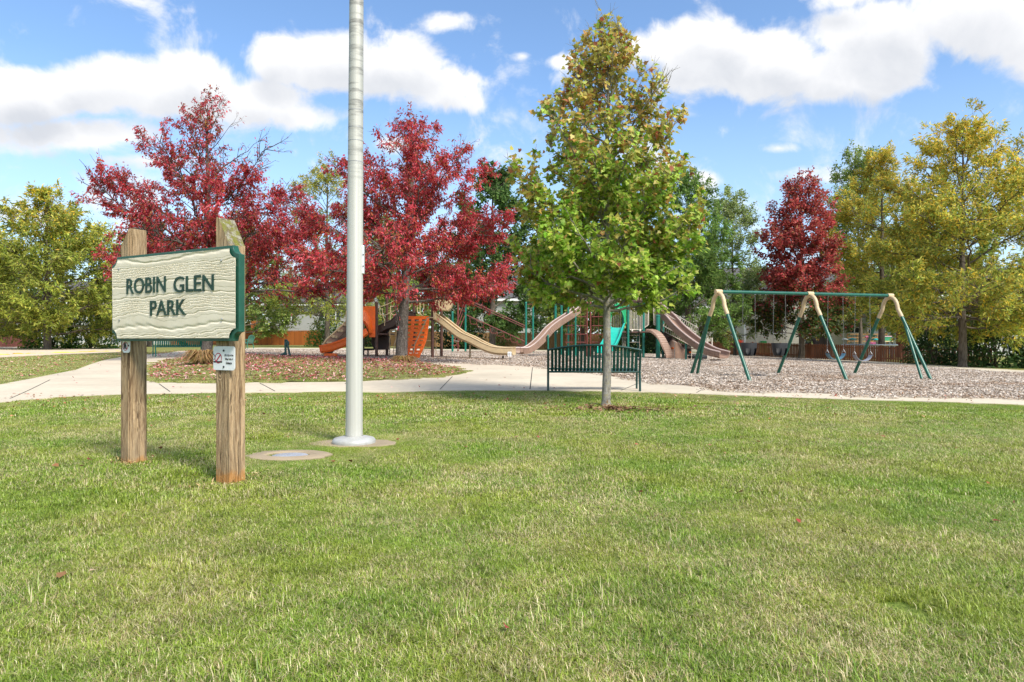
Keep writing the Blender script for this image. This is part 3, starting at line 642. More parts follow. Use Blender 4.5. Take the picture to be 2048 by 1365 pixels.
far_tree('birch_tree', 'loose pale green birch beside the dark red maple', 1470, 52, 388, [(.1, 55), (.3, 75), (.6, 66), (.85, 52), (1, 30)], 47, mk_col([(.25, .33, .10), (.34, .42, .14), (.45, .52, .19)], [2, 3, 2], .25), OV(.2), tr=.12, t0=.12, nprim=28, per=6, e0=20, e1=70)
far_tree('shade_tree', 'dense mid green shade tree behind the ribbed slide', 1375, 46, 362, [(.08, 80), (.25, 115), (.5, 112), (.75, 85), (1, 40)], 48, mk_col([(.12, .22, .045), (.18, .29, .06), (.26, .37, .08)], [3, 3, 1.5], .3), FE(.3), tr=.24, t0=.1, nprim=30, per=9)
far_tree('birch_tree', 'tall thin pale green birch behind the leaning locust', 1720, 58, 305, [(.25, 60), (.5, 72), (.75, 66), (.9, 55), (1, 30)], 49, MG, OV(.22), tr=.16, t0=.2, nprim=28, per=7, e0=25, e1=70)
far_tree('shade_tree', 'very dark broadleaf tree behind the crimson tree and the step climber', 985, 50, 345, [(.08, 90), (.3, 120), (.55, 115), (.8, 85), (1, 40)], 50, DG, OV(.3), tr=.25, t0=.08, nprim=30, per=9)
far_tree('shade_tree', 'olive green tree behind the green posted play structure', 1165, 55, 400, [(.08, 90), (.3, 120), (.6, 110), (.85, 75), (1, 40)], 51, MG, OV(.3), tr=.24, t0=.1, nprim=28, per=8)
far_tree('shade_tree', 'mid green tree behind the crimson trees and flagpole', 780, 75, 430, [(.08, 70), (.3, 95), (.6, 90), (.85, 66), (1, 30)], 52, MG, OV(.34), tr=.24, t0=.1, nprim=26, per=8)
far_tree('shade_tree', 'olive tree seen past the post of the name board', 480, 80, 440, [(.08, 90), (.3, 115), (.6, 105), (.85, 70), (1, 30)], 53, MG, OV(.36), tr=.24, t0=.1, nprim=26, per=8)
far_tree('shade_tree', 'dark green tree between the sand court locust and the name board', 300, 62, 450, [(.06, 80), (.3, 105), (.6, 90), (.85, 60), (1, 30)], 54, DG, OV(.34), tr=.24, t0=.08, nprim=26, per=8)
far_tree('honey_locust', 'yellowish locust at the end of the dark red fence', -70, 46, 420, [(.1, 110), (.3, 150), (.6, 135), (.85, 95), (1, 40)], 55, GY, FE(.3), tr=.22, t0=.12, nprim=28)
far_tree('shade_tree', 'dark green tree behind the golden locusts', 1860, 62, 400, [(.06, 110), (.3, 140), (.6, 125), (.85, 80), (1, 40)], 56, MG, OV(.36), tr=.26, t0=.08, nprim=26, per=8)
far_tree('spruce_tree', 'dark conifer behind the brown ribbed slide', 1290, 60, 395, [(.05, 75), (.2, 85), (.5, 60), (.8, 28), (1, 5)], 57, DG, FE(.34), tr=.24, t0=.05, nprim=46, per=8, e0=-8, e1=30, n2=7)

def bush(name, label, c, rx, ry, rz, n, pal, wts, seed, size=.14, shape='oval', group=None, cat='shrub'):
    r = np.random.default_rng(seed); c = np.array(c, float); root = empty(name, c, label, cat, group)
    d = unit(r.normal(0, 1, (n, 3))); d[:, 2] = np.abs(d[:, 2]) * 1.0 - .12 * (r.random(n)); lumps = unit(r.normal(0, 1, (14, 3))); lumps[:, 2] = np.abs(lumps[:, 2])
    f = .74 + .34 * np.max(np.exp(-np.sum((d[:, None] - lumps[None]) ** 2, 2) / .10), 1); rad = f * (1 - .42 * r.random(n) ** 2.2)
    C = c + d * rad[:, None] * np.array([rx, ry, rz]) + r.normal(0, size * .5, (n, 3)); C[:, 2] = np.maximum(C[:, 2], c[2] + .03)
    br = r.uniform(.72, 1.28, 14)[np.argmax(d @ lumps.T, 1)]
    link_mesh(leaves_mesh('foliage', C, d + r.normal(0, .7, (n, 3)), d + np.array([0, 0, .5]) + r.normal(0, .4, (n, 3)), size * r.uniform(.6, 1.3, n), pick_palette(pal, wts, n, r) * br[:, None], shape), 'foliage', mat_leaf, root)
    k = 12; a = r.uniform(0, 6.3, k); D_ = np.column_stack([np.cos(a) * .6 * rx, np.sin(a) * .6 * ry, np.full(k, rz * .8)]); Ls = np.linalg.norm(D_, axis=1)
    V, q = tubes(grow(np.repeat(c[None], k, 0) - [0, 0, .05], D_, Ls, np.zeros(k), 5, r, .04), np.linspace(.04, .01, 5)[None].repeat(k, 0), 4); link_mesh(np_mesh('stem', V, None, q), 'stem', bark_tan, root)
    return root
SHR = [(.09, .20, .035), (.14, .28, .05), (.21, .38, .075)]; SHD = [(.04, .085, .025), (.065, .12, .032), (.10, .16, .045)]
def bush_px(label, px, D, half, ytop, seed, pal=SHR, n=2600, size=.2, name='shrub', group=None, base=None):
    x = (px - CX) / F * D; b = on_ground(x, D); bush(name, label, b, half * D / F, half * D / F * .8, CH + (CY - ytop) * D / F - b.z, n, pal, [2, 2, 1], seed, size, group=group)
bush_px('glossy bright green shrub at the edge of the sand court grass', 105, 46, 62, 612, 71)
bush_px('glossy green rounded shrub behind the left sign post', 182, 47, 62, 585, 72)
bush_px('dark shrub beside the dark red fence', 30, 62, 55, 590, 73, SHD)
bush_px('dark yew bush under the yellow green locust by the orange fence', 655, 64, 42, 625, 74, SHR)
bush_px('dark shrub right of the orange panel fence behind the orange slide', 725, 62, 40, 640, 75, SHD)
bush_px('clipped dark bush behind the orange fence by the grey house', 520, 90, 24, 632, 76, SHR, 1800, .22)
bush_px('small green shrub in front of the grey sided house wall', 1000, 62, 32, 640, 77, SHR, 1800, .2)
bush_px('dark evergreen bush right of the golden locust trunk', 1990, 37, 78, 600, 78, SHD, 3600, .2)
bush_px('dark evergreen bush left of the golden locust trunk', 1868, 40, 52, 612, 79, SHD, 2600, .2)
bush_px('black green hedge behind the brown slide tower', 1310, 48, 55, 622, 80, SHD, 2600, .22)
bush_px('dark bush behind the tan chute', 925, 56, 55, 610, 81, SHD, 2600, .24)
bush_px('dark shrub under the dark broadleaf tree', 1095, 66, 40, 630, 82, SHD, 1800, .24)
bush_px('loose olive shrub behind the end of the picket fence', 1450, 64, 32, 650, 83, [(.12, .15, .03), (.20, .19, .04), (.28, .20, .05)], 1800, .22)
bush_px('tall dark hedge at the far end of the picket fence', 2110, 36, 80, 590, 84, SHD, 2600, .22)
# far-off wood along the skyline
r = np.random.default_rng(91); n = 45000
px_ = r.uniform(-900, 2950, n); D = r.uniform(130, 170, n); hump = 11 + 3.5 * np.sin(px_ * .011) + 2.5 * np.sin(px_ * .027 + 1) + 1.6 * np.sin(px_ * .06)
zz = r.random(n) ** .8 * hump; C = np.column_stack([(px_ - CX) / F * D, D, zz])
wood = link_mesh(leaves_mesh('distant_wood', C, r.normal(0, 1, (n, 3)), r.normal(0, 1, (n, 3)) + [0, -.6, .6], r.uniform(.8, 1.7, n), pick_palette([(.07, .11, .03), (.11, .14, .04), (.20, .18, .05), (.16, .09, .035)], [3, 3, 1.5, .7], n, r), 'oval'), 'distant_wood', mat_leaf)
tag(wood, 'distant belt of mixed autumn woodland behind the houses', 'woodland', kind='stuff')
# ------------------------------------------------------------------ paints
GREEN = plain('dark_green_powder_coat', (.008, .105, .065), .35, .2, 6, bumps=.08, dirt=(.05, .10, .08))
TEALP = plain('green_steel_post', (.010, .17, .12), .35, .18, 5, bumps=.08, dirt=(.04, .12, .10))
BENCHG = plain('bench_green_vinyl', (.006, .050, .040), .38, .22, 6, bumps=.1)
TANP = plain('tan_plastic', (.56, .43, .25), .5, .12, 3, bumps=.1, dirt=(.40, .30, .18))
BRNP = plain('mottled_brown_plastic', (.29, .18, .125), .5, .22, 3, bumps=.12, dirt=(.22, .14, .10))
RIMP = plain('pale_pinkish_rim_plastic', (.46, .345, .30), .45, .14, 4, bumps=.1)
ORGP = plain('orange_plastic', (.98, .165, .012), .42, .12, 3, bumps=.08, dirt=(.60, .12, .04))
BRNM = plain('brown_steel', (.095, .045, .032), .4, .2, 5, bumps=.08)
DKBR = plain('dark_brown_plastic', (.05, .028, .022), .5, .25, 4, bumps=.1)
MAR = plain('maroon_steel', (.19, .045, .035), .42, .2, 5, bumps=.08)
BEIM = plain('beige_steel', (.60, .52, .42), .4, .12, 5, bumps=.08)
GRNP = plain('bright_green_plastic', (.012, .33, .12), .4, .14, 3, bumps=.08)
TURQ = plain('turquoise_plastic', (.012, .42, .32), .35, .12, 3, bumps=.08)
BLK = plain('black_rubber', (.02, .021, .023), .6, .3, 8, bumps=.2)
STEEL = plain('galvanised_chain', (.45, .45, .44), .4, .2, 20, metal=.8, bumps=.1)
m, b, bs, _ = new_mat('brushed_aluminium'); ALU = m; p = geo_pos(b); px_, py_, pz_ = b.sep(p)
st = b.noise(b.mapping(p, (40, 40, .25)), 1, 4, .6); bl = b.noise(b.mapping(p, (1.2, 1.2, 9)), 1.6, 6, .75); sp = b.noise(p, 90, 3, .6)
c = b.mix(b.rng(st, .3, .7), (.46, .45, .40), (.60, .59, .53)); gr_ = b.m('MULTIPLY', b.rng(bl, .48, .60), b.rng(pz_, 2.6, 3.4)); c = b.mix(b.m('MULTIPLY', gr_, .9), c, (.17, .165, .15)); c = b.mix(b.m('MULTIPLY', b.rng(pz_, 2.4, 3.6), .28), c, (.30, .29, .26)); c = b.mix(b.rng(sp, .62, .75, 0, .5), c, (.33, .32, .28))
b.put(bs.inputs['Base Color'], c); bs.inputs['Roughness'].default_value = .55; bs.inputs['Metallic'].default_value = .2; bump(b, bs, st, .15, .004)
WHITE = plain('white_enamel', (.80, .81, .80), .4, .05, 8, bumps=.03)
REDI = plain('red_print', (.50, .03, .06), .5, .12, 20, bumps=0)
BLKI = plain('black_print', (.03, .03, .035), .6, .2, 20, bumps=0)
YEL_T = plain('yellow_tape', (.80, .55, .04), .4, .15, 6, bumps=.1)

# ------------------------------------------------------------------ name board
CR = Vector(((458 - CX) / F * 5.14, 5.14, 0)); CL = Vector(((262 - CX) / F * 5.75, 5.75, 0))
U = (CR - CL).normalized(); Nn = Vector((U.y, -U.x, 0)); UP = Vector((0, 0, 1)); PW = .145
m, b, bs, _ = new_mat('weathered_post_wood'); mat_post = m
obj = b.n('ShaderNodeTexCoord').outputs['Object']; ox, oy, oz = b.sep(obj)
p = b.comb(b.m('ADD', ox, b.m('MULTIPLY', b.noise(b.mapping(obj, (3, 3, 2)), 1, 2), .10)), b.m('ADD', oy, b.m('MULTIPLY', b.noise(b.mapping(obj, (3, 3, 2), (4, 2, 1)), 1, 2), .10)), b.m('MULTIPLY', oz, .05))
g1 = b.noise(p, 48, 5, .65, .3); g2 = b.noise(p, 170, 3, .6); g3 = b.noise(b.mapping(obj, (1, 1, .5)), 4, 4, .6)
vor = b.n('ShaderNodeTexVoronoi'); vor.inputs['Scale'].default_value = 1.0; b.put(vor.inputs['Vector'], b.mapping(obj, (5.5, 5.5, 2.6))); vd = vor.outputs['Distance']
ring = b.m('SINE', b.m('MULTIPLY', vd, 90)); knot = b.rng(vd, .10, .22, 1, 0)
grain = b.m('ADD', g1, b.m('MULTIPLY', b.m('MULTIPLY', ring, knot), .18))
c = b.mix(b.rng(grain, .34, .66), (.115, .066, .034), (.50, .345, .19)); c = b.mix(b.rng(g2, .45, .75, 0, .55), c, (.66, .50, .31)); c = b.mix(b.rng(g3, .45, .7, 0, .45), c, (.38, .29, .19)); crk = b.noise(b.mapping(p, (1, 1, .35)), 38, 3, .5, .2); c = b.mix(b.rng(crk, .63, .655, 0, .8), c, (.06, .035, .02))
c = b.mix(b.rng(vd, .05, .10, .75, 0), c, (.09, .05, .03))
c = b.mix(b.m('MULTIPLY', b.rng(b.m('ADD', oz, b.m('MULTIPLY', b.noise(obj, 16, 4), .14)), .13, .19, 1, 0), .7), c, (.46, .20, .045))
b.put(bs.inputs['Base Color'], c); bs.inputs['Roughness'].default_value = .9; bs.inputs['Specular IOR Level'].default_value = .15
bump(b, bs, b.m('SUBTRACT', b.m('ADD', grain, b.m('MULTIPLY', g2, .4)), b.rng(crk, .62, .66, 0, .8)), 1.0, .012)
m, b, bs, _ = new_mat('mossy_cut_wood'); mat_moss = m
p = geo_pos(b); c = b.mix(b.rng(b.noise(p, 26, 5, .7), .42, .58), (.13, .095, .06), (.31, .29, .22)); c = b.mix(b.rng(b.noise(p, 15, 5, .7), .44, .56), c, (.17, .165, .028))
b.put(bs.inputs['Base Color'], c); bs.inputs['Roughness'].default_value = 1.; bump(b, bs, b.noise(p, 50, 5, .7), 1., .01)

zl = float(gz(CL.x, CL.y)); zr = float(gz(CR.x, CR.y))
broot = empty('park_sign', (CR.x, CR.y, zr), 'carved cream and green park name board on two timber posts', 'sign')
def post(C, z0, zin, zout, out_):
    """square timber with the top sawn down to the outside; fine vertical checks on the faces"""
    a = C - U * PW; k = 14; mb = MB(); rings = []
    r_ = random.Random(int(zin * 1000))
    corners = [(0, 0), (1, 0), (1, 1), (0, 1)]
    base_pts = []
    for (c0, c1) in zip(corners, corners[1:] + corners[:1]):
        for t in np.linspace(0, 1, 12)[:-1]: base_pts.append((c0[0] + (c1[0] - c0[0]) * t, c0[1] + (c1[1] - c0[1]) * t))
    jit = [r_.uniform(-.0035, .0015) for _ in base_pts]
    for i in range(0, len(jit)):
        if r_.random() < .14: jit[i] -= r_.uniform(.004, .012)
    def ring(f):
        out = []
        for (s, t), j in zip(base_pts, jit):
            zt = zin + (zout - zin) * (np.clip((s - .15) / .85, 0, 1) if out_ > 0 else np.clip((.78 - s) / .78, 0, 1)); z = z0 - .35 + (zt - z0 + .35) * f
            cx, cy = s - .5, t - .5; l = max(abs(cx), abs(cy)); rr = 1 + j / (PW * .5) * (1 if l > .45 else 0)
            q = C - U * PW * (.5 - cx * rr) - Nn * PW * (.5 + cy * rr)
            out.append((q.x, q.y, z))
        return out
    mb.sweep([ring(f) for f in np.linspace(0, 1, k)], caps=False); o = mb.build('post', mat_post, broot, True)
    cap = MB(); top = ring(1.0); cen = np.mean(top, 0); cen[2] += .0
    cap.add(top + [tuple(cen)], [(i, (i + 1) % len(top), len(top)) for i in range(len(top))]); co = cap.build('post_top', mat_moss, o, False)
    return o
pR = post(CR, zr, 2.045, 1.83, 1); pL = post(CL, zl, 2.05, 1.9, -1); pR['label'] = 'timber post with mossy slanted top and no smoking plate'; pL['label'] = 'timber post with pale clean top'
BT = .052
def bray(px, py, off):
    """pixel -> (distance along the board from CL, height) on the plane off metres before the posts"""
    o = CL + Nn * off; d = Vector(((px - CX) / F, 1, (CY - py) / F)); t = (o.x * Nn.x + o.y * Nn.y) / (d.x * Nn.x + d.y * Nn.y); q = d * t; return ((q - o).dot(U), q.z + CH)
fo = BT + .004
def avg(a, b): return (a + b) / 2
tl, tr_, bl, br_ = (bray(*q, fo) for q in ((224, 512), (478, 494), (224, 684), (478, 681)))
B0, B1 = avg(tl[0], bl[0]), avg(tr_[0], br_[0]); BZ0, BZ1 = avg(bl[1], br_[1]), avg(tl[1], tr_[1]); cn = .068
def scoop(x0, x1, z0, z1, r_, n=7):
    out = []
    for (cx, cz, a0) in ((x0, z0, 90), (x1, z0, 180), (x1, z1, 270), (x0, z1, 360)):
        out += [(cx + r_ * math.cos(R(a0 - 90 * k / n)), cz + r_ * math.sin(R(a0 - 90 * k / n))) for k in range(n + 1)]
    return out
brd = MB(); outl = scoop(B0, B1, BZ0, BZ1, cn); brd.prism(outl, CL + Nn * .004, U, UP, Nn * BT)
mat_bgreen = plain('board_green_paint', (.012, .085, .052), .4, .2, 10, bumps=.15, dirt=(.03, .10, .07))
board = brd.build('board', mat_bgreen, broot, bevel=.003)
# cream sandblasted face: real relief of raised grain
ins = .022; inl = np.array(scoop(B0 + ins, B1 - ins, BZ0 + ins, BZ1 - ins, cn + .004, 9))
gx, gz_ = np.meshgrid(np.arange(B0, B1, .0105), np.arange(BZ0, BZ1, .0026)); pts = np.column_stack([gx.ravel(), gz_.ravel()]); pts[:, 0] += rng.uniform(-.002, .002, len(pts)); 
shr = (inl - inl.mean(0)) * .996 + inl.mean(0); pts = pts[inside_poly(shr, pts)]; nb = len(inl)
rr_ = delaunay_2d_cdt([Vector(q) for q in np.concatenate([inl, pts])], [(k, (k + 1) % nb) for k in range(nb)], [], 1, 1e-6)
V2 = np.array([tuple(v) for v in rr_[0]]); s_, z_ = V2[:, 0] - B0, V2[:, 1] - BZ0
warp = z_ + .022 * np.sin(s_ * 2.6 + z_ * 5) + .009 * np.sin(s_ * 6.3 + 1 + z_ * 9) + .004 * np.sin(s_ * 15 + z_ * 21) + .0035 * np.sin(s_ * 41 + z_ * 60)
warp += .10 * np.exp(-(((s_ - .62) / .38) ** 2 + ((z_ - .66) / .07) ** 2)) - .05 * np.exp(-(((s_ - .35) / .3) ** 2 + ((z_ - .2) / .1) ** 2))
phs = warp * 27 + .9 * np.sin(warp * 23); fr_ = phs - np.floor(phs); relief = -.0062 * np.exp(-((fr_ - .5) / .085) ** 2) - .0025 * np.clip(fr_ - .5, 0, 1)
edge = np.min(np.linalg.norm(V2[:, None] - inl[None, ::2], axis=2), 1) if len(V2) < 30000 else np.ones(len(V2)); relief *= np.clip(edge / .02, .15, 1)
o3 = np.array(CL + Nn * (BT + .017)); V3 = o3 + V2[:, 0:1] * np.array(U) + relief[:, None] * np.array(Nn); V3[:, 2] = V2[:, 1]
m, b, bs, _ = new_mat('cream_board_paint'); p = geo_pos(b)
c = b.mix(b.rng(b.noise(p, 5, 4), .3, .7), (.66, .585, .43), (.76, .69, .54)); c = b.mix(b.m('MULTIPLY', b.rng(b.noise(p, 30, 5, .7), .55, .75), .35), c, (.45, .38, .26)); b.put(bs.inputs['Base Color'], c); bs.inputs['Roughness'].default_value = .6; bump(b, bs, b.noise(p, 120, 3), .15, .002); mat_cream = m
me = bpy.data.meshes.new('face_panel'); me.from_pydata([tuple(v) for v in V3], [], [tuple(f) for f in rr_[2]])
bm = bmesh.new(); bm.from_mesh(me); bmesh.ops.recalc_face_normals(bm, faces=bm.faces)
bm.faces.ensure_lookup_table()
if bm.faces[0].normal.dot(Nn) < 0: bmesh.ops.reverse_faces(bm, faces=bm.faces)
bm.to_mesh(me); bm.free(); face = link_mesh(me, 'face_panel', mat_cream, board, False)
def text(body, name, o, ax, ay, width, height, depth, mat, parent, bold=0., align='CENTER'):
    """flat lettering: centre o, fitted to width x height"""
    cu = bpy.data.curves.new(name, 'FONT'); cu.body = body; cu.align_x = align; cu.extrude = .02; cu.offset = bold; cu.resolution_u = 4
    ob = bpy.data.objects.new(name, cu); COL.objects.link(ob); me = bpy.data.meshes.new_from_object(ob.evaluated_get(bpy.context.evaluated_depsgraph_get())); bpy.data.objects.remove(ob)
    co = np.zeros(len(me.vertices) * 3, np.float32); me.vertices.foreach_get('co', co); co = co.reshape(-1, 3); lo, hi = co.min(0), co.max(0)
    q = (co - (lo + hi) / 2) / np.maximum(hi - lo, 1e-6); nrm = ax.cross(ay).normalized()
    W = np.array(o) + q[:, :1] * width * np.array(ax) + q[:, 1:2] * height * np.array(ay) + (q[:, 2:] + .5) * depth * np.array(nrm)
    me.vertices.foreach_set('co', W.astype(np.float32).ravel()); me.name = name; me.update()
    if depth < .003 or name != 'lettering' or len(body) > 6:
        o_ = link_mesh(me, name, mat, parent); o_['kind'] = 'stuff'; return o_
    bm = bmesh.new(); bm.from_mesh(me); left = set(bm.verts); bm.verts.ensure_lookup_table()
    while left:                                              # every letter a part of its own
        st_ = [left.pop()]; comp = set(st_)
        while st_:
            v_ = st_.pop()
            for e_ in v_.link_edges:
                u_ = e_.other_vert(v_)
                if u_ in left: left.discard(u_); comp.add(u_); st_.append(u_)
        cl_ = list(comp); ix = {v_: k_ for k_, v_ in enumerate(cl_)}; fs_ = {f_ for v_ in cl_ for f_ in v_.link_faces}
        m2_ = bpy.data.meshes.new('letter'); m2_.from_pydata([tuple(v_.co) for v_ in cl_], [], [[ix[v_] for v_ in f_.verts] for f_ in fs_]); link_mesh(m2_, 'letter', mat, parent)
    bm.free()
mat_letter = plain('letter_green_paint', (.008, .042, .026), .5, .25, 14, bumps=.2)
def place_text(body, x0, y0, x1, y1, x2, y2, x3, y3):
    a, b_, c_, d_ = (bray(x, y, fo) for x, y in ((x0, y0), (x1, y1), (x2, y2), (x3, y3)))    # TL TR BR BL
    cx = (a[0] + b_[0] + c_[0] + d_[0]) / 4; cz = (a[1] + b_[1] + c_[1] + d_[1]) / 4
    o = CL + Nn * (BT + .004) + U * cx; o.z = cz; text(body, 'lettering', o, U, UP, (b_[0] - a[0] + c_[0] - d_[0]) / 2, (a[1] - d_[1] + b_[1] - c_[1]) / 2, .019, mat_letter, board, .008)
place_text('ROBIN', 257, 557, 335, 553.5, 335, 586, 257, 588); place_text('GLEN', 351, 553, 431, 550, 431, 583, 351, 585.5); place_text('PARK', 304, 602, 375, 599, 375, 630, 304, 632)
for (x, y) in ((241, 539), (446, 522), (242, 641), (447, 639)):
    s, z = bray(x, y, fo); q = CL + Nn * (BT + .012) + U * s; q.z = z; MB().tube([q - Nn * .012, q + Nn * .008, q + Nn * .012], [.009, .009, .005], 10).build('bolt', STEEL, board, True)
def plate(name, px, off, C, lab, w_=None):
    """small sign plate screwed on the front of a post: pixel box x0,y0,x1,y1"""
    def ray(x, y):
        o = C + Nn * off; d = Vector(((x - CX) / F, 1, (CY - y) / F)); t = (o.x * Nn.x + o.y * Nn.y) / (d.x * Nn.x + d.y * Nn.y); q = d * t; return (q - o).dot(U), q.z + CH
    (a0, z1), (a1, z0) = ray(px[0], px[1]), ray(px[2], px[3]); r_ = .022; out = []
    for cx, cz, s0 in ((a0 + r_, z0 + r_, 180), (a1 - r_, z0 + r_, 270), (a1 - r_, z1 - r_, 0), (a0 + r_, z1 - r_, 90)):
        out += [(cx + r_ * math.cos(R(s0 + 18 * k)), cz + r_ * math.sin(R(s0 + 18 * k))) for k in range(6)]
    root = empty(name, C + Nn * off + U * avg(a0, a1) + UP * z0, lab, 'sign'); MB().prism(out, C + Nn * (off - .002), U, UP, Nn * .004).build('plate', WHITE, root)
    at = lambda s, z, d=.0032: C + Nn * (off + d) + U * s + UP * z
    return root, at, a0, a1, z0, z1
def ring_mark(at, cs, cz, ro, root, slash=1):
    mb = MB(); n = 36; V = []
    for k in range(n):
        c_, s_ = math.cos(2 * math.pi * k / n), math.sin(2 * math.pi * k / n); V += [at(cs + ro * c_, cz + ro * s_), at(cs + ro * .84 * c_, cz + ro * .84 * s_)]
    mb.add(V, [(2 * k, 2 * ((k + 1) % n), 2 * ((k + 1) % n) + 1, 2 * k + 1) for k in range(n)])
    d = ro * .66; wv = ro * .09
    mb.add([at(cs - d - wv, cz - slash * d + slash * wv, .0042), at(cs - d + wv, cz - slash * d - slash * wv, .0042), at(cs + d + wv, cz + slash * d - slash * wv, .0042), at(cs + d - wv, cz + slash * d + slash * wv, .0042)], [(0, 1, 2, 3)]); mb.build('prohibition_ring', REDI, root)
root, at, a0, a1, z0, z1 = plate('no_smoking_sign', (427, 693, 470, 741.5), .006, CR, 'white no smoking plate with small print screwed to the mossy post')
wd, ht = a1 - a0, z1 - z0; rc = (a0 + wd * .24, avg(z0, z1)); ring_mark(at, *rc, wd * .165, root)
cg = MB(); cg.add([at(rc[0] - .055, rc[1] - .034), at(rc[0] + .045, rc[1] - .034), at(rc[0] + .045, rc[1] - .022), at(rc[0] - .055, rc[1] - .022)], [(0, 1, 2, 3)]); cg.build('cigarette', BLKI, root)
sm = MB(); sm.tube([at(rc[0] - .05 + .016 * math.sin(k * .9), rc[1] - .012 + k * .011) for k in range(7)], .0025, 5).build('smoke_mark', BLKI, root)
for k, t in enumerate(('§92.11(c) of the', 'Village Code of', 'Ordinances')): text(t, 'lettering', at(a0 + wd * .74, z0 + ht * (.62 - k * .155), .0036), U, UP, wd * (.40, .36, .27)[k], ht * .105, .001, BLKI, root, .01)
for f in (.14, .82):
    q = at(a0 + wd * .5, z0 + ht * f); MB().tube([q, q + Nn * .004], .008, 10).build('screw', BLK, root)
root, at, a0, a1, z0, z1 = plate('prohibition_sign', (245.5, 680, 260, 706), .006, CL, 'small white prohibition plate on the pale topped post under the board')
wd, ht = a1 - a0, z1 - z0; ring_mark(at, a0 + wd * .40, z0 + ht * .5, wd * .36, root, -1)
dm = MB()
for (s0, q0, s1, q1) in ((.28, .30, .30, .55), (.30, .55, .50, .58), (.50, .58, .50, .30), (.30, .55, .34, .72), (.34, .72, .46, .66)):
    dm.tube([at(a0 + wd * s0, z0 + ht * q0, .0036), at(a0 + wd * s1, z0 + ht * q1, .0036)], .006, 5)
dm.build('pictogram', BLKI, root)
q = at(a0 + wd * .86, z0 + ht * .55); MB().tube([q, q + Nn * .004], .007, 10).build('screw', BLK, root)
# bare dry thatch round the two posts
for C, z in ((CR, zr), (CL, zl)):
    n = 150; r = np.random.default_rng(int(z * 999) + 5); c0 = C - U * PW / 2 - Nn * PW / 2; a = r.uniform(0, 6.28, n); d = np.abs(r.normal(0, .16, n)) + .07
    Cc = np.column_stack([c0.x + np.cos(a) * d, c0.y + np.sin(a) * d, np.full(n, 0)]); Cc[:, 2] = gz(Cc[:, 0], Cc[:, 1]) + r.uniform(.01, .055, n)
    o = link_mesh(leaves_mesh('dry_thatch', Cc, r.normal(0, 1, (n, 3)) * [1, 1, .3], r.normal(0, .4, (n, 3)) + [0, 0, 1], r.uniform(.015, .055, n), pick_palette([(.36, .27, .12), (.45, .36, .18), (.22, .14, .06)], [1, 1, 1], n, r), 'feather'), 'dry_thatch', mat_litter); tag(o, 'dry brown thatch round the foot of a sign post', 'thatch', 'thatch at the sign posts', 'stuff')

# ------------------------------------------------------------------ flagpole with pads
FP = G(708, 891); fz = FP.z
root = empty('flagpole', FP, 'tall grey tapered metal flagpole with round base collar', 'flagpole')
zz = np.linspace(fz - .1, fz + 9.2, 24); lean = .0055
MB().tube([(FP.x + (z - fz) * lean, FP.y, z) for z in zz], [max(.045, .089 - .0033 * (z - fz)) for z in zz], 32).build('shaft', ALU, root, True)
MB().lathe((FP.x, FP.y, fz), [(.222, .0), (.225, .042), (.222, .06), (.205, .078), (.15, .092), (.098, .102), (.096, .09)], 40).build('base_collar', plain('spun_collar_metal', (.46, .46, .43), .5, .16, 5, metal=.2, bumps=.1, dirt=(.30, .28, .24)), root, True)
for z in (2.98, 3.2, 3.34, 3.52): MB().lathe((FP.x + (z - fz) * lean, FP.y, z), [(.0885 - .0033 * (z - fz) + .0012, -.004), (.0885 - .0033 * (z - fz) + .0012, .004)], 32).build('weld_seam', plain('worn_band', (.34, .34, .34), .55, .3, 10, metal=.3), root)
pc = P(727, 520, FP.y); MB().box(pc + Vector((-.006, -.0, 0)), (.03, .055, .30)).build('halyard_box', plain('box_metal', (.66, .68, .67), .4, .1, 8, metal=.2), root, bevel=.008)
for dz in (-.07, .05): MB().tube([pc + Vector((.004, -.028, dz)), pc + Vector((.004, -.034, dz))], .006, 8).build('screw', BLK, root)
MB().lathe((FP.x + 9.2 * lean, FP.y, fz + 9.2), [(.01, -.02), (.05, 0), (.03, .03), (.02, .05), (.075, .1), (.075, .15), (.02, .2)], 16).build('finial', ALU, root, True)
r_ = random.Random(3)
def slab(name, label, c, rx, ry, seed, h=.03, pts=22):
    r_ = random.Random(seed); o = [((rx * (1 + r_.uniform(-.09, .09))) * math.cos(2 * math.pi * k / pts), (ry * (1 + r_.uniform(-.09, .09))) * math.sin(2 * math.pi * k / pts)) for k in range(pts)]
    ob = MB().prism(o, Vector(c) - UP * .12, Vector((1, 0, 0)), Vector((0, 1, 0)), UP * (.12 + h)).build(name, mat_conc2, None, bevel=.01); tag(ob, label, 'slab'); return ob
slab('concrete_footing', 'rough round concrete footing under the flagpole collar', FP, .46, .27, 4, .028)
HC = G(578, 917)
rt = empty('handhole', HC, 'round concrete ring with a grey metal cover sunk in the lawn', 'handhole')
n = 28; mb = MB(); rings = []
for (rr, z) in ((.34, -.1), (.34, .030), (.32, .040), (.20, .044), (.178, .026), (.17, -.05)): rings.append([(HC.x + rr * 1.12 * math.cos(2 * math.pi * k / n) * (1 + .06 * math.sin(3 * k) + .05 * math.sin(1.3 * k)), HC.y + rr * .8 * math.sin(2 * math.pi * k / n), HC.z + z) for k in range(n)])
mb.sweep(rings, caps=False).build('ring', mat_conc2, rt, True)
MB().lathe((HC.x + .01, HC.y - .015, HC.z), [(.172, -.06), (.172, .022), (.16, .030), (.0, .032)], 28).build('cover', plain('cast_cover', (.50, .54, .60), .4, .2, 14, metal=.4, bumps=.3), rt, True)

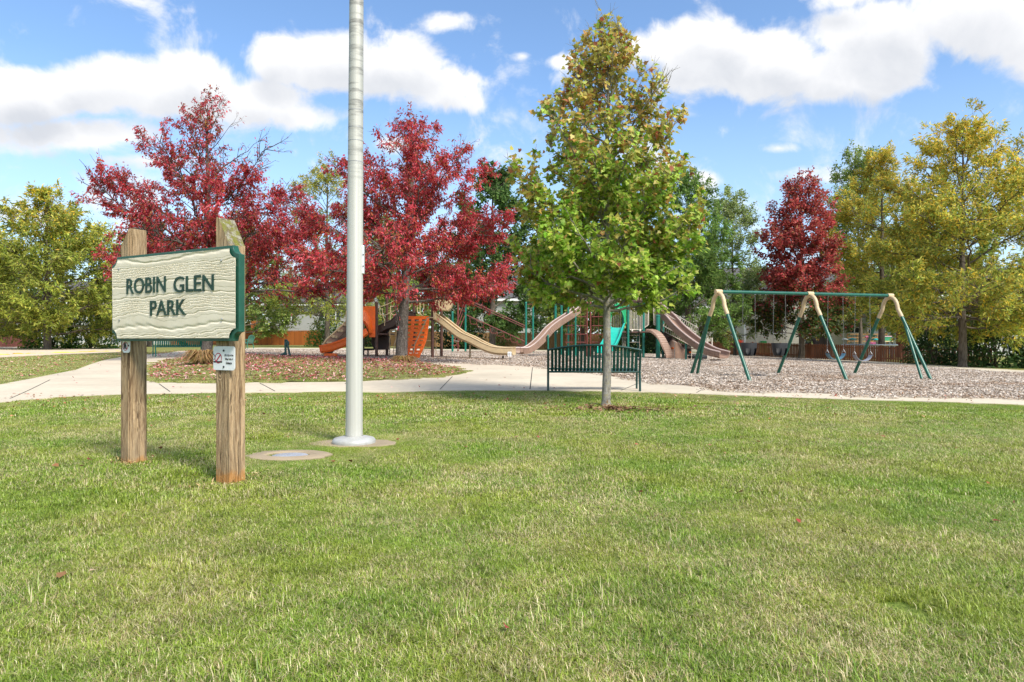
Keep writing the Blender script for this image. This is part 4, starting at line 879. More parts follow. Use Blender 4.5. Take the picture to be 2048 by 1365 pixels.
# ------------------------------------------------------------------ benches
def park_bench(label, c, rz, L=1.86, group=None, mat=BENCHG, slats=24):
    root = empty('park_bench', c, label, 'bench', group); X = Vector((math.cos(rz), math.sin(rz), 0)); Y = Vector((-math.sin(rz), math.cos(rz), 0)); c = Vector(c)
    at = lambda s, d, z: c + X * s + Y * d + UP * z            # d<0 is the back side
    arch = lambda s: .80 + .10 * (1 - (2 * s / L) ** 2)
    rail = [at(s, -.10 - .02, arch(s)) for s in np.linspace(-L / 2, L / 2, 19)]; MB().tube(rail, .021, 10).build('top_rail', mat, root, True)
    MB().tube([at(-L / 2 + .02, .0, .37), at(L / 2 - .02, .0, .37)], .019, 8).build('back_lower_rail', mat, root, True); MB().tube([at(-L / 2 + .02, .46, .41), at(L / 2 - .02, .46, .41)], .019, 8).build('seat_front_rail', mat, root, True)
    for k in range(slats):
        s = (-.5 + (k + .5) / slats) * (L - .12); w_ = (L - .12) / slats * .72; zt = arch(s); pr = [(-.115, zt), (-.07, .62), (-.02, .43), (.04, .375), (.20, .36), (.36, .39), (.46, .415)]
        mb = MB(); mb.sweep([[at(s - w_ / 2, d, z), at(s + w_ / 2, d, z), at(s + w_ / 2, d + .004, z - .006), at(s - w_ / 2, d + .004, z - .006)] for d, z in pr]); mb.build('slat', mat, root)
    for sg in (-1, 1):
        s = sg * (L / 2 - .015)
        MB().tube([at(s, -.12, arch(s)), at(s, -.06, .60), at(s, .0, .38), at(s, -.03, .18), at(s, -.06, -.06)], .023, 8).build('leg', mat, root, True)
        MB().tube([at(s, .47, -.06), at(s, .44, .2), at(s, .44, .40), at(s, .47, .56), at(s, .42, .61), at(s, .2, .62), at(s, -.07, .60)], .021, 8).build('arm_leg', mat, root, True)
    return root
bc = (G(1097, 783) + G(1284, 785)) / 2; bc.z = float(gz(bc.x, bc.y)) + .02
park_bench('dark green slatted bench with arched back beside the green maple', bc + Vector((-.02, .05, 0)), R(-3), (1283 - 1097) / F * bc.y)
q = G(374, 715); q.z += .02; park_bench('green mesh bench standing on the path behind the name board', q + Vector((-.5, .5, .0)), R(38), 1.75, mat=TEALP, slats=22)
q = G(500, 698.5); q.z += .02; park_bench('small green bench seen end on beside the orange fence', q, R(97), 1.5, mat=TEALP, slats=20)

CHAIN = plain('weathered_chain', (.22, .22, .21), .5, .3, 20, metal=.5, bumps=.1)
# ------------------------------------------------------------------ swing set
zA = []
legs = {0: ((1376, 754), (1495, 759), 1437, 584), 1: ((1558, 749), (1681, 755), 1620, 588), 2: ((1717, 739), (1841, 747), 1780, 592)}
mid = [None] * 3
A0, A2 = (G(*legs[0][0]) + G(*legs[0][1])) / 2, (G(*legs[2][0]) + G(*legs[2][1])) / 2
A2 = P(1781, 700, A0.y * 1.088 * 1.0); A0 = P(1436, 700, A0.y)
bdir = (A2 - A0); bdir.z = 0; bdir.normalize(); pdir = Vector((bdir.y, -bdir.x, 0))            # towards the camera
sroot = empty('swing_set', on_ground(A0.x, A0.y), 'green steel swing set with tan arched tops and three frames', 'swing set')
D0 = A0.y; topz = [0] * 3; tops = []
for k in range(3):
    (l, r2, tx, ty) = legs[k]
    # place the frame on the beam line where its top is seen
    o = A0; d = Vector(((tx - CX) / F, 1, 0)); t = (o.x * bdir.y - o.y * bdir.x) / (d.x * bdir.y - d.y * bdir.x); q = d * t; tops.append(Vector((q.x, q.y, CH + (CY - ty) / F * t)))
zt = np.mean([tp.z for tp in tops]); 
for tp in tops: tp.z = zt
half = 1.38
for k in range(3):
    tp = tops[k]; tp_ = tp - UP * .045
    feet = [on_ground(*(tp + pdir * half * sg).xy) for sg in (-1, 1)]
    def legpt(sg, f): return feet[0 if sg < 0 else 1] * (1 - f) + (tp_ - UP * .34 + pdir * .27 * sg) * f
    arc = [legpt(-1, .885), legpt(-1, .94), legpt(-1, 1.)] + [tp_ + pdir * x_ + UP * z_ for x_, z_ in ((-.235, -.20), (-.175, -.09), (-.095, -.025), (0, 0), (.095, -.025), (.175, -.09), (.235, -.20))] + [legpt(1, 1.), legpt(1, .94), legpt(1, .885)]
    MB().tube(catmull(arc, 3), .052, 12).build('arch_top', TANP, sroot, True)
    for sg in (-1, 1): MB().tube([feet[0 if sg < 0 else 1] - UP * .12, legpt(sg, .895)], .044, 12).build('leg', GREEN, sroot, True)
    if k != 1:
        sg = -1 if k == 0 else 1; f2 = on_ground(*(tp + pdir * half * .93 * sg + bdir * (-.14 if k == 0 else .22) * -1).xy); MB().tube([f2 - UP * .1, legpt(sg, .87) - bdir * (.02 if k == 0 else -.02)], .038, 10).build('brace_leg', GREEN, sroot, True)
    MB().tube([tp - bdir * .09, tp + bdir * .09], .062, 12).build('beam_clamp', TANP, sroot, True)
for k in range(2): MB().tube([tops[k] + bdir * .08, tops[k + 1] - bdir * .08], .045, 12).build('beam', GREEN, sroot, True)
def chain(a, b_, n=40):
    mb = MB(); a, b_ = Vector(a), Vector(b_); d = (b_ - a) / n; t = d.normalized()
    for k in range(n):
        s_ = (bdir if k % 2 else pdir) * .009; c0, c1 = a + d * (k - .1), a + d * (k + 1.1); mb.tube([c0, c0.lerp(c1, .3) + s_, c0.lerp(c1, .7) + s_, c1, c0.lerp(c1, .7) - s_, c0.lerp(c1, .3) - s_, c0], .0032, 4, False)
    return mb
def swing(kind, px, py, label, tint=None, group=None):
    d = Vector(((px - CX) / F, 1, 0)); o = A0; t = (o.x * bdir.y - o.y * bdir.x) / (d.x * bdir.y - d.y * bdir.x); c = d * t; c.z = CH + (CY - py) / F * t
    root = empty('%s_swing' % kind, c, label, 'swing', group); hw = .20 if kind == 'bucket' else .27; top = Vector((c.x, c.y, zt - .05))
    for sg in (-1, 1):
        ht = c + bdir * hw * sg + UP * (.14 if kind == 'bucket' else .20); chain(ht, top + bdir * (hw * .9) * sg).build('chain', CHAIN, root); MB().tube([top + bdir * hw * .9 * sg, top + bdir * hw * .9 * sg + UP * .06], .018, 8).build('hanger', STEEL, root)
    if kind == 'bucket':
        # high-backed toddler bucket with two leg holes
        n = 24; rings = []
        for z, rx, ry in ((-.20, .07, .06), (-.19, .15, .12), (-.10, .19, .15), (.0, .205, .165), (.12, .215, .17), (.14, .215, .17), (.13, .195, .15), (0, .18, .145), (-.09, .165, .13), (-.165, .12, .1), (-.17, .04, .03)): rings.append([c + bdir * rx * math.cos(2 * math.pi * k / n) + pdir * ry * math.sin(2 * math.pi * k / n) + UP * z for k in range(n)])
        V = [v for r_ in rings for v in r_]; Fc = []
        for i in range(len(rings) - 1):
            for j in range(n):
                a = 2 * math.pi * (j + .5) / n; inside_hole = math.sin(a) > .35 and abs(math.cos(a)) < .85 and abs(math.cos(a)) > .17 and i in (1, 2, 7, 8)
                if not inside_hole: Fc.append((i * n + j, i * n + (j + 1) % n, (i + 1) * n + (j + 1) % n, (i + 1) * n + j))
        MB().add(V, Fc).build('bucket', BLK, root, True)
    else:
        pts = [(s, .20 - .20 * math.sqrt(max(0, 1 - (s / .275) ** 2)) * 1.0) for s in np.linspace(-.27, .27, 15)]
        mb = MB(); mb.sweep([[c + bdir * s + UP * z - pdir * .07, c + bdir * s + UP * z + pdir * .07, c + bdir * s + UP * (z - .014) + pdir * .07, c + bdir * s + UP * (z - .014) - pdir * .07] for s, z in pts]); mb.build('belt_seat', tint, root, True)
        for sg in (-1, 1):
            q = c + bdir * .27 * sg + UP * .2; MB().tube([q - pdir * .06 - UP * .02, q + UP * .06, q + pdir * .06 - UP * .02], .008, 6).build('clevis', STEEL, root, True)
    return root
swing('bucket', 1498, 697, 'black toddler bucket swing next to the end frame by the ribbed slide'); swing('bucket', 1559, 697, 'black toddler bucket swing next to the middle frame')
swing('belt', 1671, 719, 'belt swing with pale blue worn seat by the middle frame', plain('worn_blue_belt', (.08, .19, .25), .4, .25, 8)); swing('belt', 1725, 722, 'belt swing with grey worn seat beside the outer frame', plain('worn_grey_belt', (.24, .25, .28), .4, .3, 8))
# ------------------------------------------------------------------ play structures
def chute(parent, path, lat, width, wall, mat, rim_mat, name='slide_chute', th=.03, ribs=None, rim=.035, foot=None):
    """U-shaped slide bed swept along a path (path = floor centre line)"""
    pts = [Vector(p) for p in catmull([tuple(p) for p in path], 6)]; lat = Vector(lat).normalized(); mb = MB(); rings = []; rl, rr_ = [], []
    for i, p in enumerate(pts):
        t = (pts[min(i + 1, len(pts) - 1)] - pts[max(i - 1, 0)]).normalized(); nrm = lat.cross(t); nrm = nrm if nrm.z > 0 else -nrm; w_ = width / 2; q = []
        prof = [(-w_, wall), (-w_, .10), (-w_ * .8, .02), (0, 0), (w_ * .8, .02), (w_, .10), (w_, wall), (w_ + th, wall), (w_ + th, .05), (w_ * .8, -th), (-w_ * .8, -th), (-w_ - th, .05), (-w_ - th, wall)]
        rings.append([p + lat * a + nrm * z for a, z in prof]); rl.append(p - lat * (w_ + th / 2) + nrm * wall); rr_.append(p + lat * (w_ + th / 2) + nrm * wall)
    o = mb.sweep(rings).build(name, mat, parent, True)
    for rail in (rl, rr_): MB().tube(rail, rim, 8).build('slide_rim', rim_mat, o, True)
    if ribs:
        side = rl if ribs < 0 else rr_; k = 0
        for i in range(2, len(pts) - 3):
            for fq in (0, .5):
                a = side[i].lerp(side[i + 1], fq); t = (side[i + 1] - side[i]).normalized(); nrm = lat.cross(t); nrm = nrm if nrm.z > 0 else -nrm; s_ = lat * (.03 if ribs > 0 else -.03)
                MB().frame_box(a - t * .02 - nrm * (wall + .02) + s_ * .2, t * .045, nrm * (wall - .03), s_).build('rib', mat, o)
    return o
class Site:
    """pixel frame of a structure standing at depth D: W(px, py, dy) gives a point dy metres behind that depth"""
    def __init__(s, px, py): s.g = G(px, py); s.D = s.g.y
    def W(s, px, py, dy=0.): return P(px, py, s.D + dy)
    def foot(s, px, dy=0.): p = P(px, 700, s.D + dy); return on_ground(p.x, p.y)
    def post(s, px, ytop, dy, r, mat, root, name='post', cap=None):
        a, b_ = s.foot(px, dy), s.W(px, ytop, dy); o = MB().tube([a - UP * .15, b_], r, 12).build(name, mat, root, True)
        MB().lathe(b_, [(r * 1.12, -.03), (r * 1.12, .02), (r * .7, .05), (.0, .06)], 12).build('post_cap', cap or mat, o, True); return o
def panel_bars(root, a, b_, c, d, n, mat, r=.014, name='railing'):
    """barrier: a bottom-left, b bottom-right, c top-right, d top-left; each bar a piece of the panel"""
    a, b_, c, d = (Vector(v) for v in (a, b_, c, d)); o = MB().tube([a, b_, c, d, a], r * 1.6, 8, False).build(name, mat, root, True)
    for k in range(1, n): MB().rod(a.lerp(b_, k / n), d.lerp(c, k / n), r, 6).build('bar', mat, o)
    return o

# ---- brown posted structure with orange slide, orange climber and tan slide
L_ = Site(800, 716); W = L_.W
root = empty('play_structure', L_.foot(800), 'brown posted play structure with orange slide, orange grid climber and tan chute', 'play structure')
for (px, yt, dy) in ((753, 606, 0), (774, 588, 1.3), (828, 570, 1.5), (865, 585, 0), (883, 600, 1.2), (700, 606, .6), (726, 606, 1.6)): L_.post(px, yt, dy, .062, BRNM, root)
zd = W(753, 667).z; deckx = [W(700, 667).x, W(755, 667).x]
MB().frame_box((W(698, 667).x, L_.D + .05, zd - .06), (W(776, 667).x - W(698, 667).x, 0, 0), (0, 1.5, 0), (0, 0, .06)).build('deck', BRNM, root, bevel=.01)
zd2 = W(865, 637).z; MB().frame_box((W(812, 637).x, L_.D + .1, zd2 - .06), (W(884, 637).x - W(812, 637).x, 0, 0), (0, 1.4, 0), (0, 0, .06)).build('deck', BRNM, root, bevel=.01)
# orange entrance panel with arch opening
x0, x1 = W(700, 0).x, W(751, 0).x; zb, zt2 = W(0, 675).z, W(0, 613).z; wdt = x1 - x0
op = [(0, 0), (.10 * wdt, 0)] + [(.10 * wdt + (.66 * wdt) * t_, (zt2 - zb) * (.16 + .34 * math.sin(math.pi * t_))) for t_ in np.linspace(0, 1, 11)] + [(.76 * wdt, 0), (wdt, 0), (wdt, zt2 - zb), (0, zt2 - zb)]
MB().prism(op, (x0, L_.D - .05, zb), Vector((1, 0, 0)), UP, Vector((0, .06, 0))).build('slide_hood', ORGP, root, bevel=.008)
hd = MB(); rg = []
for t_ in np.linspace(0, 1, 12):
    a = math.pi * t_; rg.append([(x0 + wdt * (.44 - kx * math.cos(a)), L_.D - .05 + dd, zb + (zt2 - zb) * (.14 + kz * math.sin(a))) for dd, kx, kz in ((0, .46, .78), (-.10, .44, .70), (-.24, .38, .44), (-.22, .35, .40), (-.02, .36, .38))])
hd.sweep(rg).build('hood_bulge', ORGP, root, True)
chute(root, [W(735, 668, .0), W(722, 677, -.25), W(704, 686, -.5), W(682, 695, -.75), W(660, 702, -.95), W(642, 705, -1.05)], (.40, -.9, 0), .5, .24, ORGP, ORGP, ribs=None)
q = W(662, 706, -.98); MB().frame_box((q.x - .22, q.y - .2, float(gz(q.x, q.y)) - .05), (.45, .1, 0), (-.05, .4, 0), (0, 0, q.z - float(gz(q.x, q.y)) + .03)).build('slide_foot', ORGP, root, bevel=.02)
# tan and brown rock climbing wall leaning on the deck behind the slide
ca, cb = L_.foot(645, .9) + UP * .05, W(703, 648, .9); run = cb - ca; lat = Vector((.15, .98, 0)); nr = run.cross(lat).normalized(); nr = nr if nr.z > 0 else -nr
top_ = [ca + UP * .0, ca + run * .05 + UP * .42, ca + run * .35 + UP * .40, ca + run * .7 + UP * .34, cb + UP * .30]
sidep = MB(); n = len(top_); bot_ = [ca + run * f for f in (0, .05, .35, .7, 1)]
ring_ = [v for v in top_] + [v for v in bot_[::-1]]; sidep.sweep([[v for v in ring_], [v + Vector((.0, .05, 0)) for v in ring_]]).build('climbing_wall_side', BRNP, root)
MB().tube(catmull([tuple(v) for v in top_], 5), .04, 8).build('climbing_wall_rim', TANP, root, True)
MB().frame_box(ca - UP * .03, run, lat * .8, nr * .05).build('climbing_wall', BRNP, root, bevel=.01)
rk = random.Random(8)
for k in range(9):
    f = .10 + .095 * k; cpt = ca + run * f + UP * (.12 + .14 * (k % 2)) + Vector((0, -.012, 0)); pl_ = [(.09 * rk.uniform(.6, 1.1) * math.cos(a), .06 * rk.uniform(.6, 1.1) * math.sin(a)) for a in np.linspace(0, 2 * math.pi, 7)[:-1]]
    MB().prism(pl_, cpt, Vector((1, 0, 0)), UP, Vector((0, -.03, 0))).build('rock_hold', TANP, root)
MB().frame_box(W(691, 648, .3), (W(700, 0, .3).x - W(691, 0, .3).x, 0, 0), (0, .06, 0), (0, 0, W(0, 622, .3).z - W(0, 648, .3).z)).build('side_panel', TANP, root, bevel=.02)
# dark brown stepped crossing and its underside
sp = [W(757, 672, .7), W(775, 662, .7), W(792, 655, .7), W(808, 642, .7), W(830, 640, .7)]
chute(root, sp, (0, 1, 0), .7, .30, DKBR, DKBR, name='crossing')
dk = [(0, 0), (.9, 0), (1.0, .25), (.95, .55), (.55, .85), (.1, .95), (-.15, .8), (-.2, .3)]
MB().prism([(a * .62, b_ * .95) for a, b_ in dk], L_.foot(748, .9) + UP * .28, Vector((1, 0, 0)), UP, Vector((0, .5, 0))).build('crawl_panel', DKBR, root, bevel=.03)
MB().lathe(L_.foot(736, .8) + UP * .28, [(.24, -.02), (.27, 0), (.27, .05), (.24, .06)], 18).build('step_disc', BLK, root, True); MB().rod(L_.foot(736, .8) - UP * .1, L_.foot(736, .8) + UP * .28, .03).build('step_post', BLK, root)
# tan pipe loops
def loop(pts, dy, r_=.017, mat=TANP, name='hand_rail'): MB().tube(catmull([tuple(W(x, y, dy)) for x, y in pts], 4), r_, 8).build(name, mat, root, True)
loop([(757, 613), (764, 613), (775, 609), (787, 603), (800, 594)], .3); loop([(759, 613), (759.5, 624), (763, 630), (769, 631), (781, 626), (796, 618)], .3)
loop([(781, 613), (790, 613), (800, 609), (812, 600)], 1.0); loop([(781, 613), (781, 625), (786, 630), (795, 629), (812, 620), (820, 614), (822, 606), (822, 590)], 1.0)
loop([(764, 617), (766, 634), (769, 640), (769, 652)], .3); loop([(780.5, 628), (780.5, 652)], 1.0); MB().box(W(782, 653, 1.0), (.10, .06, .07)).build('rail_shoe', TANP, root)
loop([(834.5, 594), (834.5, 621), (837, 628), (841, 629), (847, 629), (847, 590)], .9); loop([(840, 590), (840, 628)], .9)
loop([(779.5, 662), (779.5, 711)], .2, .02); loop([(779.5, 661), (797, 660)], .2, .02); loop([(792, 661), (792, 690)], .2, .018); loop([(779.5, 695), (800, 695)], .2, .012)
# orange grid climber: cast panels on a curve, every bar its own
gt = [(811, 857, 636, 0.0), (809, 855, 657, -.25), (807, 852, 678, -.45), (804, 845, 698, -.65), (800, 836, 716, -.95)]
gy = np.array([g_[2] for g_ in gt]); ggx = lambda y, k: np.interp(y, gy, [g_[k] for g_ in gt])
def gp(f, y): return W(ggx(y, 0) * (1 - f) + ggx(y, 1) * f, y, ggx(y, 3))
grid = MB().tube([gp(0, 636), gp(1, 636)], .03, 8).build('climber_grid', ORGP, root, True)
rows = np.linspace(637, 720, 11); gl = L_.foot(818, -.95).z
for f in (0.03, .34, .66, .97):
    for i in range(len(rows) - 1):
        a, b_ = gp(f, rows[i]), gp(f, rows[i + 1]); d_ = b_ - a
        MB().frame_box(a - Vector((.062, .04, 0)), (.125, 0, 0), (0, .07, 0), d_).build('grid_upright', ORGP, grid)
for i, y in enumerate(rows):
    a, b_ = gp(0, y), gp(1, y); MB().frame_box(a - Vector((0.02, .05, .045)), b_ - a + Vector((.04, 0, 0)), (0, .08, 0), (0, 0, .09 if i % 3 else .13)).build('grid_rung', ORGP, grid)
loop([(870, 636), (856, 636), (853, 639), (845, 656), (836, 676), (829, 690), (828, 700), (826, 716)], -.9, .022); loop([(812, 636), (810, 640), (809, 660)], -.1, .03, DKBR); loop([(812, 635), (868, 635)], -.02, .03, BRNM)
loop([(797, 671), (792, 680), (788, 693), (787.5, 722)], -.8, .02)
MB().frame_box(L_.foot(791, -.8) - UP * .05, (.09, 0, 0), (0, .3, 0), (.03, 0, W(0, 690, -.8).z - L_.foot(791, -.8).z)).build('climber_side', ORGP, root, bevel=.02)
# ladder behind
for px in (846, 872): loop([(px, 640), (px, 712)], .5, .014)
for y in (649, 666, 682, 700): loop([(846, y), (872, y)], .5, .012)
# tan chute with box hood
MB().prism([(0, 0), (0, 34), (7, 39), (39, 19), (34, 4), (28, -2)], W(867, 620, -.1), Vector((L_.D / F, 0, 0)), UP * (L_.D / F), Vector((0, .62, 0))).build('slide_hood', TANP, root, bevel=.03)
MB().frame_box(W(866, 640, -.12), (.10, 0, 0), (0, .66, 0), (0, 0, W(0, 612).z - W(0, 640).z)).build('hood_panel', TANP, root, bevel=.02)
tp_ = [(869, 638), (884, 649), (903, 664), (921, 677), (943, 687), (964, 698), (986, 706.5), (1008, 709), (1028, 709)]
chute(root, [W(x, y, .3 - .9 * k / 8) for k, (x, y) in enumerate(tp_)], (.28, .96, 0), .48, .26, TANP, TANP, rim=.032)
for (px, y0, dy, mt) in ((940, 690, -.0, TANP), (1006, 712, -.45, BLK)): MB().rod(L_.foot(px, dy) - UP * .1, W(px, y0, dy), .035).build('slide_support', mt, root, True)

# ---- maroon step climber between green posts
S_ = Site(931, 705); W = S_.W; root = empty('step_climber', S_.foot(975), 'maroon pipe step climber strung between green posts', 'climber')
for (px, yt, dy) in ((905, 625, -.8), (931, 602, 0), (1052, 606, .2), (1066, 606, 1.1)): S_.post(px, yt, dy, .058, TEALP, root)
S_.post(916, 592, .9, .05, MAR, root)
def pipe(pts, r_=.02, name='rail', mat=MAR):
    MB().tube([W(*q) for q in pts], r_, 7).build(name, mat, root, True)
pipe([(934, 599, 0), (1052, 653, .2)], .026); pipe([(934, 604, .9), (1052, 657, 1.0)], .022); pipe([(932, 630, 0), (1051, 684, .2)], .026); pipe([(931, 630, .9), (1056, 686, 1.0)], .02)
pipe([(930, 602, 0), (907, 664, -.8)], .022); pipe([(934, 602, .5), (912, 664, -.3)], .022); pipe([(930, 631, 0), (908, 684, -.8)], .022); pipe([(1052, 609, .2), (1066, 609, 1.1)], .02)
for k in range(8):
    f = (k + .4) / 8; x, y = 934 + 108 * f, 631 + 48 * f; h0 = 15; a = [(x, y, 0), (x + 1, y + h0 - 4, 0), (x + 3, y + h0, 0), (x + 12, y + h0 + 1, 0), (x + 14, y + h0 - 3, 0), (x + 14, y + 7, 0)]
    MB().tube([W(*q) for q in a], .018, 6).build('step_loop', MAR, root, True)
for y in (662, 682, 698): pipe([(906, y, -.8), (918, y + 1, .3)], .014, 'rung', BEIM)
MB().box(W(908, 691, -.8), (.28, .1, .07)).build('foot_rung', MAR, root)

# ---- green posted structure with mottled brown slides
B_ = Site(1256, 717); W = B_.W
root = empty('play_structure', B_.foot(1256), 'green posted play structure with two ribbed brown slides and turquoise slide', 'play structure')
for (px, yt, dy, rr) in ((1256, 586, 0, .062), (1287, 590, .1, .062), (1276, 586, 1.4, .055), (1246, 592, 1.4, .055), (1111, 609, 1.2, .06), (1123, 612, 2.0, .06), (1136, 613, .6, .06), (1151, 628, .2, .045), (1096, 672, -.4, .04), (1213, 600, 0.6, .055), (1316, 632, -.1, .10), (1326, 601, 1.8, .06), (1372, 690, -1.2, .045), (1363, 693, 1.0, .05)):
    B_.post(px, yt, dy, rr, TEALP, root)
zd = W(0, 663).z; MB().frame_box((W(1214, 0).x, B_.D + .02, zd - .07), (W(1290, 0).x - W(1214, 0).x, 0, 0), (0, 1.5, 0), (0, 0, .07)).build('deck', BRNM, root, bevel=.01)
MB().frame_box((W(1290, 0).x, B_.D + .1, zd - .05), (W(1318, 0).x - W(1290, 0).x, 0, 0), (0, 1.3, 0), (0, 0, .07)).build('deck', BRNM, root, bevel=.01)
zu = W(0, 600).z; MB().frame_box((W(1256, 0).x, B_.D + .4, zu - .06), (W(1300, 0).x - W(1256, 0).x, 0, 0), (0, 1.4, 0), (0, 0, .06)).build('upper_deck', BRNM, root, bevel=.01)
# left ribbed slide
lp = [(1160, 622), (1143, 635), (1121, 649), (1103, 663), (1087, 681), (1070, 697), (1054, 706), (1036, 707)]
chute(root, [W(x, y, .6 - 1.1 * k / 7) for k, (x, y) in enumerate(lp)], (-.36, .93, 0), .55, .26, BRNP, RIMP, ribs=-1, rim=.035)
q = W(1048, 708, -.5); MB().frame_box((q.x - .15, q.y - .15, float(gz(q.x, q.y)) - .05), (.3, 0, 0), (0, .3, 0), (0, 0, max(.08, q.z - float(gz(q.x, q.y))))).build('slide_foot', BRNP, root, bevel=.02)
# right long ribbed slide, coming towards the lawn
rp = [(1296, 605), (1318, 624), (1336, 640), (1352, 658), (1372, 676), (1396, 694), (1420, 708), (1448, 716)]
chute(root, [W(x, y, 1.2 - 3.6 * k / 7) for k, (x, y) in enumerate(rp)], (.80, .60, 0), .66, .26, BRNP, RIMP, ribs=-1, rim=.04)
q = W(1432, 716, -2.1); MB().frame_box((q.x - .22, q.y - .18, float(gz(q.x, q.y)) - .05), (.4, 0, 0), (0, .35, 0), (0, 0, max(.08, q.z - float(gz(q.x, q.y)) - .02))).build('slide_foot', BRNP, root, bevel=.02)
MB().prism([(0, 0), (.1, .35), (.4, .38), (.62, .1), (.6, -.12), (.1, -.1)], W(1260, 596, .5), Vector((1, 0, 0)), UP, Vector((0, .6, 0))).build('slide_hood', BRNP, root, bevel=.03)
# maroon net climber: every pipe of the grid
S2 = [634, 652, 669, 685]
for (x0_, x1_) in ((1130, 1172), (1184, 1206)):
    for y in S2: MB().rod(W(x0_, y, .3), W(x1_, y, .3), .02, 6).build('climber_rung', MAR, root)
    for x in np.arange(x0_ + 4, x1_, 9): MB().rod(W(x, 614, .3), W(x, 690, .3), .010, 5).build('climber_rope', MAR, root)
for px in (1174, 1181): B_.post(px, 606, .3, .035, MAR, root)
# arch panel, turquoise slide
x0, x1 = W(1217, 0).x, W(1252, 0).x; zb, zt2 = W(0, 648).z, W(0, 612).z; wdt = x1 - x0; hh = zt2 - zb
ol = [(0, 0), (.10 * wdt, 0)] + [(wdt * (.5 - .40 * math.cos(a)), hh * (.05 + .80 * math.sin(a))) for a in np.linspace(.05, math.pi - .05, 12)] + [(.90 * wdt, 0), (wdt, 0), (wdt, hh * .98), (.70 * wdt, hh), (.60 * wdt, hh * 1.13), (.5 * wdt, hh * 1.17), (.40 * wdt, hh * 1.13), (.30 * wdt, hh), (0, hh * .98)]
MB().prism(ol, (x0, B_.D - .06, zb), Vector((1, 0, 0)), UP, Vector((0, .06, 0))).build('arch_panel', GRNP, root, bevel=.012)
MB().tube([(x0 + wdt * (.5 - .40 * math.cos(a)), B_.D - .07, zb + hh * (.05 + .80 * math.sin(a))) for a in np.linspace(.05, math.pi - .05, 12)], .03, 8).build('arch_rim', GRNP, root, True)
chute(root, [W(1235, 656, -.05), W(1231, 664, -.5), W(1225, 680, -1.1), W(1218, 695, -1.7), W(1212, 703, -2.2), W(1207, 706, -2.6)], (.98, -.2, 0), .62, .22, TURQ, TURQ, rim=.035)
# beige barriers
panel_bars(root, W(1260, 660, 0), W(1284, 660, .1), W(1284, 613, .1), W(1260, 613, 0), 8, BEIM); panel_bars(root, W(1216, 658, 1.4), W(1248, 658, 1.4), W(1248, 600, 1.4), W(1216, 600, 1.4), 9, BEIM)
panel_bars(root, W(1289, 656, .1), W(1297, 650, .1), W(1297, 616, .1), W(1289, 613, .1), 3, BEIM); panel_bars(root, W(1308, 650, .4), W(1312, 652, .4), W(1312, 618, .4), W(1307, 616, .4), 2, BEIM)
for px in (1264, 1280): MB().lathe(W(px, 661, -.02), [(.05, -.05), (.05, .02), (.02, .06)], 10).build('barrier_foot', BEIM, root, True)
# stairs with railings
a, b_ = W(1322, 662, .6), W(1392, 702, -.2); MB().prism([(0, 0), (0, -.34), ((b_ - a).x, (b_ - a).z - .22), ((b_ - a).x, (b_ - a).z + .05)], a, Vector((1, 0, 0)), UP, Vector((0, .9, 0))).build('stair_stringer', DKBR, root)
panel_bars(root, W(1322, 660, .55), W(1390, 696, -.25), W(1390, 664, -.25), W(1322, 622, .55), 18, BEIM, .011, 'stair_railing'); panel_bars(root, W(1326, 652, 1.6), W(1396, 690, .9), W(1396, 656, .9), W(1345, 626, 1.6), 14, BEIM, .011, 'stair_railing')
for k in range(5): q = a.lerp(b_, (k + .6) / 5); MB().box(q + Vector((0, .45, .02)), (.26, .86, .04)).build('stair_tread', BRNM, root)
for px in (1349, 1383): MB().rod(B_.foot(px, -.1) - UP * .05, W(px, 685 if px < 1360 else 700, -.1), .016, 6).build('stair_leg', BEIM, root)
for px in (1415, 1424): MB().tube([B_.foot(px, 1.4) - UP * .1, W(px, 676, 1.4)], .035, 8).build('stair_newel', BEIM, root, True)
# mottled arched step climber
cl = catmull([tuple(W(*q)) for q in ((1296, 661, -.05), (1308, 664, -.25), (1319, 674, -.4), (1327, 688, -.5), (1334, 702, -.55), (1338, 714, -.6))], 3); cl = [Vector(v) for v in cl]
for i in range(len(cl) - 1):
    d_ = cl[i + 1] - cl[i]; MB().frame_box(cl[i] - Vector((.18, .2, .07)), d_ * .86, (.36, .12, 0), (.02, .0, .13)).build('climber_step', BRNP, root, bevel=.02)
MB().prism([(0, 0), (1.15, 0), (1.0, .45), (.7, .8), (.35, .95), (.1, .6)], B_.foot(1330, .2) - UP * .03, Vector((1, 0, 0)), UP, Vector((0, .3, 0))).build('rock_boulder', BRNP, root, bevel=.05)
for (px, py) in ((1345, 697), (1381, 705)): MB().lathe(W(px, py, .1), [(.05, -.04), (.09, 0), (.05, .05)], 9).build('hold', ORGP, root, True)
# ladder under the deck
for px in (1246, 1250, 1279): MB().rod(B_.foot(px, .4), W(px, 668, .4), .014, 6).build('ladder_rail', BEIM, root)
for y in (671, 685, 698): MB().rod(W(1256, y, .4), W(1279, y, .4), .014, 6).build('ladder_rung', BEIM, root)
MB().rod(W(1243, 676, .4), W(1258, 676, .4), .014, 6).build('ladder_rung', BEIM, root)
q = B_.foot(1395, .6); MB().lathe(q + UP * .12, [(.42, -.1), (.46, -.04), (.46, .04), (.42, .08), (.2, .09)], 20).build('tyre_step', BLK, root, True); MB().rod(q - UP * .1, q + UP * .05, .06).build('tyre_post', BLK, root)

